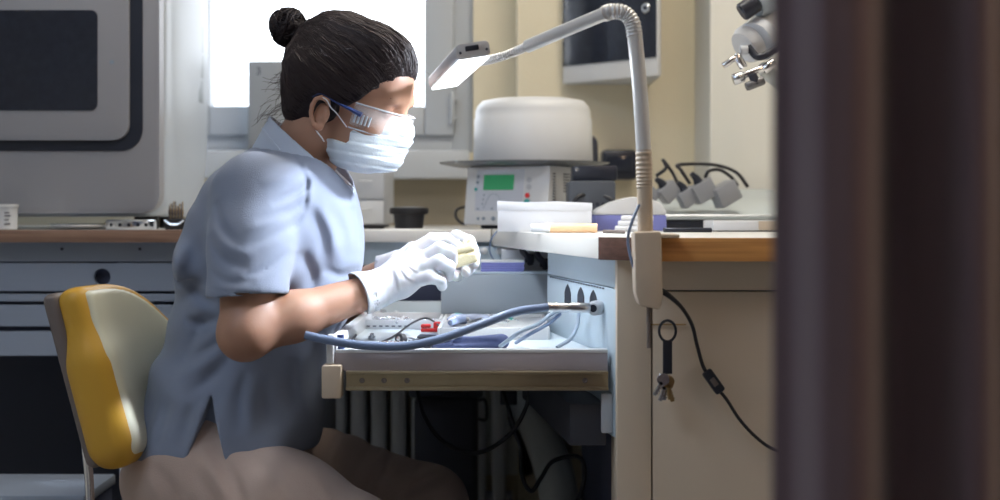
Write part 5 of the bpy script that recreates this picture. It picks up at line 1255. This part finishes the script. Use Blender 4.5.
# ---- tunic
f = Field((-0.66, 2.02, 0.49), (-0.19, 2.62, 1.12), 0.0032)
fn, lo_, hi_ = torso_fn(0.0)
SL0, SL1 = P(210, 398, 2.13), P(223, 470, 2.13)
zhem = P(0, 457, 2.2).z
def tun(X, Y, Z):
    d = fn(X, Y, Z)
    # cloth folds: broad diagonal swells, stronger at the waist and the small of the back
    wst = np.exp(-((Z - .76) / .10) ** 2)
    back = np.clip((-0.40 - X) / .12, 0, 1); near = np.clip((2.31 - Y) / .12, 0, 1)
    d = d + (.0022 + .0030 * wst) * np.sin(46 * (Z + .55 * X) + 9 * Y + 1.2 * np.sin(21 * Z + 14 * X)) * (.35 + .65 * back)
    d = d + .0016 * np.sin(85 * (Z * .8 - X * .9) + 3 * np.sin(15 * Z)) * near * (.3 + wst)
    d = d + .0040 * np.exp(-((Z - .60) / .09) ** 2) * np.sin(34 * (X + .35 * Z) + 12 * Y) * .8
    # hem, dipping at the back and rising to the side slit
    hem = zhem + .012 * np.sin(9 * (X + .3)) + .010 * near
    return np.maximum(d, hem - Z)
f.op(tun, (lo_[0] - .01, 2.09, zhem - .01), (hi_[0] + .02, 2.53, hi_[2] + .02), .004)
# bulge of cloth at the small of the back
f.ell(P(192, 262, 2.26), (.021, .10, .040), k=.03); f.cap(P(178, 281, 2.2), P(215, 290, 2.15), .005, .003, k=.012, mode='sub')
# sleeves
for sh, el, sg in ((shN, elN, 1), (shF, elF, -1)):
    d = (el - sh); cuff = sh + d * 0.755; ax = d.normalized()
    f.cap(sh + Vector((0.004, 0, 0.0)), sh.lerp(cuff, .55), .060, .060, k=.045)
    f.cap(sh.lerp(cuff, .5), cuff, .060, .0625, k=.02)
    pl = cuff.copy(); nrm = Vector((0.06, -0.05, -1)).normalized()
    f.op(lambda X, Y, Z: np.maximum(-((X - pl.x) * nrm.x + (Y - pl.y) * nrm.y + (Z - pl.z) * nrm.z), np.sqrt((X - pl.x) ** 2 + (Y - pl.y) ** 2 + (Z - pl.z) ** 2) - .085) * 1.0, pl - Vector((.1, .1, .1)), pl + Vector((.1, .1, .1)), .003, 'sub') if False else None
    # cut the rounded end square, then hollow it
    def cut(X, Y, Z, pl=pl, nrm=nrm):
        s_ = (X - pl.x) * nrm.x + (Y - pl.y) * nrm.y + (Z - pl.z) * nrm.z
        tq = np.sqrt(np.maximum((X - pl.x) ** 2 + (Y - pl.y) ** 2 + (Z - pl.z) ** 2 - s_ ** 2, 0))
        return np.maximum(-s_, np.maximum(tq - .068, s_ - .075))
    f.op(cut, pl - Vector((.11, .11, .11)), pl + Vector((.11, .11, .11)), .002, 'sub')
    f.cap(cuff - ax * .035, cuff + ax * .03, .048, .056, k=.004, mode='sub')
    if sg > 0:
        # sleeve head seam
        seam = [P(262, 133, 2.22), P(285, 150, 2.14), P(300, 176, 2.11), P(302, 205, 2.12), P(292, 232, 2.14)]
        f.crease(seam, .002, .004, 2.0, 2.26); f.crease([p + Vector((.006, 0, -.003)) for p in seam], -.0012, .004, 2.0, 2.26)
# folds of the near sleeve, the chest, the waist and the skirt of the tunic
def cr(pts, A, w, Yr=2.10, y0=2.0, y1=2.29): f.crease([P(a, b, Yr) for a, b in pts], A, w, y0, y1)
for pts, A, w in (([(303, 172), (292, 190), (270, 205)], .006, .007), ([(300, 196), (284, 212), (256, 222)], .005, .007), ([(292, 165), (276, 178), (258, 184)], -.003, .008),
                  ([(298, 215), (280, 232), (250, 246)], .004, .007), ([(292, 205), (272, 220), (245, 232)], -.003, .006), ([(212, 200), (222, 225), (240, 244)], .005, .008),
                  ([(208, 235), (225, 258), (255, 268)], .005, .007), ([(212, 225), (232, 246), (262, 256)], -.003, .007), ([(210, 268), (232, 280), (262, 280)], .0035, .006), ([(288, 250), (270, 268), (248, 276)], .004, .006)):
    cr(pts, A, w, 2.08)
cr([(208, 288), (250, 293), (288, 293)], .0022, .0022, 2.06); cr([(208, 297), (250, 303), (288, 303)], -.0015, .003, 2.06)
for pts, A, w in (([(306, 205), (318, 235), (322, 275)], .005, .011), ([(322, 205), (336, 230), (342, 262)], .003, .010), ([(314, 200), (328, 228), (333, 265)], -.003, .009), ([(345, 205), (352, 225), (354, 250)], .005, .008),
                  ([(300, 250), (308, 275), (306, 300)], .007, .010), ([(318, 270), (335, 278), (352, 272)], .005, .008),
                  ([(222, 318), (200, 325), (178, 322)], .008, .009), ([(214, 304), (198, 300), (182, 288)], .010, .010), ([(226, 336), (205, 352), (178, 362)], .007, .010), ([(232, 352), (210, 378), (182, 398)], .006, .010),
                  ([(222, 344), (200, 366), (172, 380)], -.005, .010), ([(205, 310), (190, 340), (170, 372)], .005, .010), ([(246, 372), (238, 400), (240, 435)], .008, .011), ([(262, 372), (262, 405), (270, 435)], .006, .012), ([(254, 372), (250, 402), (254, 436)], -.005, .011),
                  ([(290, 360), (286, 395), (296, 430)], .007, .012), ([(315, 345), (306, 380), (308, 425)], .008, .012), ([(302, 352), (296, 388), (302, 428)], -.005, .010), ([(170, 400), (160, 425), (158, 450)], .005, .010), ([(200, 395), (188, 420), (180, 450)], .006, .010), ([(150, 400), (143, 425), (141, 450)], .004, .008)):
    cr(pts, A, w, 2.14, 2.0, 2.31)
# side slit
sa, sb_, sc2 = P(211, 396, 2.14), P(186, 466, 2.14), P(228, 466, 2.14)
def wedge(X, Y, Z):
    def side(p, q): 
        n = Vector((p.z - q.z, 0, q.x - p.x)).normalized(); return (X - p.x) * n.x + (Z - p.z) * n.z
    d1, d2 = side(sa, sb_), side(sa, sc2)
    return np.maximum(np.maximum(-d1, d2) if True else d1, Y - 2.165)
f.op(wedge, (sb_.x - .02, 2.0, sb_.z - .02), (sc2.x + .02, 2.17, sa.z + .005), .003, 'sub')
# neck opening
n45 = Vector((.66, 0, .75)); c0 = P(283, 126, 2.3)
f.cap(P(296, 172, 2.3), P(318, 118, 2.3), .060, .062, k=.006, mode='sub')
ca, cb_ = P(296, 188, 2.3), P(322, 122, 2.3)
def neckcut(X, Y, Z):
    ax_ = (cb_ - ca).normalized(); x, y, z = X - ca.x, Y - ca.y, Z - ca.z; t_ = x * ax_.x + y * ax_.y + z * ax_.z
    r_ = np.sqrt(np.maximum(x * x + y * y + z * z - t_ * t_, 0)); sn = (X - c0.x) * n45.x + (Z - c0.z) * n45.z
    return np.maximum(r_ - .0945 + .12 * np.maximum(t_, 0), -(sn + .058))
f.op(neckcut, ca - Vector((.15, .15, .15)), cb_ + Vector((.15, .15, .15)), .003, 'sub')
tu = attach(f.mesh('tunic', M_tunic, PER, 1))
# collar band: shell about the neck, cut by the tilted plane of the neckline
f = Field((-0.43, 2.20, 0.94), (-0.235, 2.42, 1.09), 0.0024)
ca, cb_ = P(296, 188, 2.3), P(322, 122, 2.3)
f.cap(ca, cb_, .096, .080, k=.002)
f.cap(ca - (cb_ - ca) * .1, cb_ + (cb_ - ca) * .2, .0915, .074, k=.002, mode='sub')
def neckplane(X, Y, Z): return -((X - c0.x) * n45.x + (Z - c0.z) * n45.z)
f.op(lambda X, Y, Z: neckplane(X, Y, Z) + 0.0, (-1, 2, .5), (0, 3, 1.3), .002, 'sub')
f.op(lambda X, Y, Z: -(neckplane(X, Y, Z)) + .066, (-1, 2, .5), (0, 3, 1.3), .002, 'sub')
co = f.mesh('collar', M_tunic_lit, PER, 1); attach(co); co['label'] = 'standing collar, paler for the light painted into it'
# seam lines on the sleeve and chest panel
bm = new(); tube(bm, [P(262, 128, 2.235), P(270, 138, 2.20), P(280, 150, 2.165)], .0012, 6); attach(obj('seam', bm, M_tunic_lit, PER))

# ---- trousers
f = Field((-0.66, 1.92, 0.08), (-0.03, 2.70, 0.72), 0.0042)
hipN, kN, anN = P(192, 474, 2.21), P(392, 555, 2.10), Vector((-0.27, 2.12, 0.12))
hipF, kF, anF = P(225, 462, 2.43), P(428, 505, 2.52), Vector((-0.22, 2.52, 0.12))
f.ell(P(205, 475, 2.32), (.135, .178, .100), k=.03); f.ell(P(212, 425, 2.315), (.118, .160, .085), k=.04)
f.chain([hipN, hipN.lerp(kN, .5), kN], [.094, .088, .064], k=.03); f.chain([hipF, hipF.lerp(kF, .5), kF], [.096, .089, .070], k=.03)
f.chain([kN, kN.lerp(anN, .4), anN], [.064, .062, .050], k=.02); f.chain([kF, kF.lerp(anF, .4), anF], [.070, .062, .050], k=.02)
def cr(pts, A, w, Yr, y0, y1): f.crease([P(a, b, Yr) for a, b in pts], A, w, y0, y1)
for pts, A, w in (([(200, 440), (232, 475), (252, 515)], .008, .010), ([(188, 462), (215, 500), (232, 530)], .006, .009), ([(196, 448), (224, 486), (244, 520)], -.005, .009), ([(238, 450), (280, 480), (320, 520)], .006, .009),
                  ([(270, 452), (315, 478), (350, 520)], -.004, .009), ([(150, 466), (172, 490), (182, 525)], .006, .009), ([(290, 448), (330, 470), (368, 505)], .004, .008), ([(140, 475), (160, 500), (165, 525)], -.004, .009)):
    cr(pts, A, w, 2.11, 1.95, 2.29)
for pts, A, w in (([(385, 436), (362, 458), (350, 490)], .006, .009), ([(408, 444), (386, 470), (376, 500)], .006, .009), ([(350, 424), (336, 450), (332, 480)], .006, .010), ([(462, 474), (420, 488), (380, 498)], .005, .008),
                  ([(450, 466), (412, 474), (372, 478)], .005, .008), ([(456, 470), (416, 481), (378, 488)], -.004, .008), ([(436, 456), (414, 478), (404, 505)], .005, .008), ([(396, 440), (374, 464), (364, 495)], -.004, .008)):
    cr(pts, A, w, 2.44, 2.30, 2.52)
attach(f.mesh('trousers', M_trou, PER, 2))
for an in (anN, anF):
    f = Field((an.x - .10, an.y - .07, -0.01), (an.x + .22, an.y + .07, 0.15), 0.005)
    f.cap(an + Vector((0, 0, .01)), an + Vector((0, 0, -.05)), .036, .036, k=.01); f.ell((an.x + .02, an.y, .045), (.075, .040, .042), k=.02); f.ell((an.x + .11, an.y, .036), (.085, .045, .034), k=.03)
    f.op(lambda X, Y, Z: Z - 0.004 + 0 * X + 0 * Y, (-2, 1, -.1), (1, 4, .01), .002, 'sub')
    attach(f.mesh('shoe', M_white, PER, 1))
# ---- gloves
for hd_, el, nm, lo, hi in ((handN, elN, 'near', (-0.24, 2.10, 0.76), (-0.04, 2.34, 0.90)), (handF, elF, 'far', (-0.22, 2.23, 0.77), (-0.02, 2.49, 0.91))):
    f = Field(lo, hi, 0.0018)
    add_hand(f, hd_, 0.0004)
    w_ = hd_['wrist']; d = (el - w_).normalized(); ce = w_ + d * .034
    f.cap(w_, ce, .0300, .0375, k=.01)
    def cut(X, Y, Z, c=ce, n=d):
        s_ = (X - c.x) * n.x + (Y - c.y) * n.y + (Z - c.z) * n.z; return np.maximum(-(s_ - .004), s_ - .08)
    f.op(cut, ce - Vector((.09, .09, .09)), ce + Vector((.09, .09, .09)), .001, 'sub')
    f.cap(ce - d * .004, ce + d * .02, .0335, .036, k=.002, mode='sub')
    if nm == 'near':
        for pts in ([(392, 270), (395, 280), (397, 292)], [(402, 262), (410, 270), (418, 274)], [(398, 268), (407, 280), (418, 284)]):
            f.crease([P(a, b, 2.17) for a, b in pts], .0016, .0022, 2.1, 2.21); f.crease([P(a + 3, b, 2.17) for a, b in pts], -.001, .0025, 2.1, 2.21)
    g = attach(f.mesh('glove', M_glove, PER, 1))

# dental model held in the fingers, and the instrument
mc = P(462, 256, 2.252)
f = Field(mc - Vector((.04, .04, .035)), mc + Vector((.04, .04, .035)), 0.0016)
ax1 = Vector((.95, 0, .3)).normalized(); ax2 = Vector((0, 1, 0)); ax3 = ax1.cross(ax2)
Rt = np.array([list(ax1), list(ax2), list(ax3)]).T
f.rbox(mc, (.024, .019, .016), .005, Rt, k=.002)
rt = random.Random(8)
for k in range(8):
    a = math.radians(-30 + 240 * k / 7); c = mc + ax1 * (.018 * math.cos(a)) + ax2 * (.014 * math.sin(a)) + Vector((0, 0, .018)); f.ell(c, (.0052, .0048, .0068), k=.002)
f.cap(mc + Vector((-.02, -.016, .002)), mc + Vector((.02, -.016, .008)), .002, .002, k=.004, mode='sub')
tag(f.mesh('dental_model', M_tooth, None, 1), 'cream plaster dental model held in her gloved fingers', 'dental model')
t = thing('dental_instrument', 'slim steel carving instrument held against the dental model', 'instrument', P(457, 240, 2.24)); oi = t.location
a, b = P(425, 252, 2.25) - oi, P(455, 240, 2.25) - oi
bm = new(); lathe(bm, [(0, 0), (.0028, .001), (.0034, .01), (.0034, (b - a).length * .8), (.0024, (b - a).length), (0, (b - a).length + .001)], a, 12, axis=b - a); obj('handle', bm, M_steel, t)
bm = new(); tube(bm, [b, P(461, 241, 2.25) - oi, P(464, 247, 2.25) - oi], lambda u: .0016 - .001 * u, 8); obj('blade', bm, M_steel, t)

# ------------------------------------------------------------------ the curtain in the foreground
bm = new(); NX, NZ = 150, 24
x0c, x1c = 0.1565, 0.80; rows = []
for j in range(NZ + 1):
    z = 0.03 + 2.32 * j / NZ; row = []
    for i in range(NX + 1):
        s = i / NX; x = x0c + (x1c - x0c) * s
        ph = 2 * math.pi * (x - x0c) / 0.072
        y = 0.78 + 0.020 * math.cos(ph - .15) + 0.006 * math.sin(ph * 2.3 + 1) + .003 * math.sin(z * 3 + ph)
        row.append(bm.verts.new((x + 0.006 * math.sin(ph * 1.0 + 1.15) - (0.004 if i == 0 else 0), y, z)))
    rows.append(row)
for a, b in zip(rows, rows[1:]):
    for i in range(NX): bm.faces.new((a[i], a[i + 1], b[i + 1], b[i]))
t = thing('curtain', 'dark brown pleated curtain hanging close at the right edge', 'curtain', (0.45, 0.78, 2.35))
o = obj('cloth', bm, M_curt, t, ang=80); o.matrix_parent_inverse = Matrix.Translation(-Vector(t.location)); md = o.modifiers.new('thick', 'SOLIDIFY'); md.thickness = 0.002
bm = new(); tube(bm, [(-0.35, 0, 0.015), (1.449, 0, 0.015)], 0.012, 12, n=1); obj('rail', bm, M_steel, t)
for k in range(9):
    bm = new(); pts = [Vector((-0.28 + k * .072, 0.016 * math.cos(a), 0.012 + 0.016 * math.sin(a))) for a in [2 * math.pi * i / 12 for i in range(13)]]; tube(bm, pts, .002, 6, n=1); obj('ring', bm, M_steel, t)

# ------------------------------------------------------------------ unseen housings over the added cool fill and the warm lamp
for nm, lb, c, sx, sy in (('unseen_light_housing', 'unseen housing added over the cool fill light', (-1.1, 0.9, 2.545), .62, .32), ('unseen_light_housing', 'unseen square housing over the warm lamp near the curtain rail', (0.75, 0.55, 2.33), .27, .27)):
    bm = new(); box(bm, c[0] - sx, c[0] + sx, c[1] - sy, c[1] + sy, c[2], 2.6 if c[2] > 2.5 else c[2] + .03, .004); o = tag(obj(nm, bm, M_white), lb, 'lamp')
    if c[2] < 2.5:
        for s in (-1, 1):
            bm = new(); tube(bm, [(c[0] + s * .2, c[1], c[2] + .03), (c[0] + s * .2, c[1], 2.6)], .003, 6, n=1); obj('hanger', bm, M_steel, o)
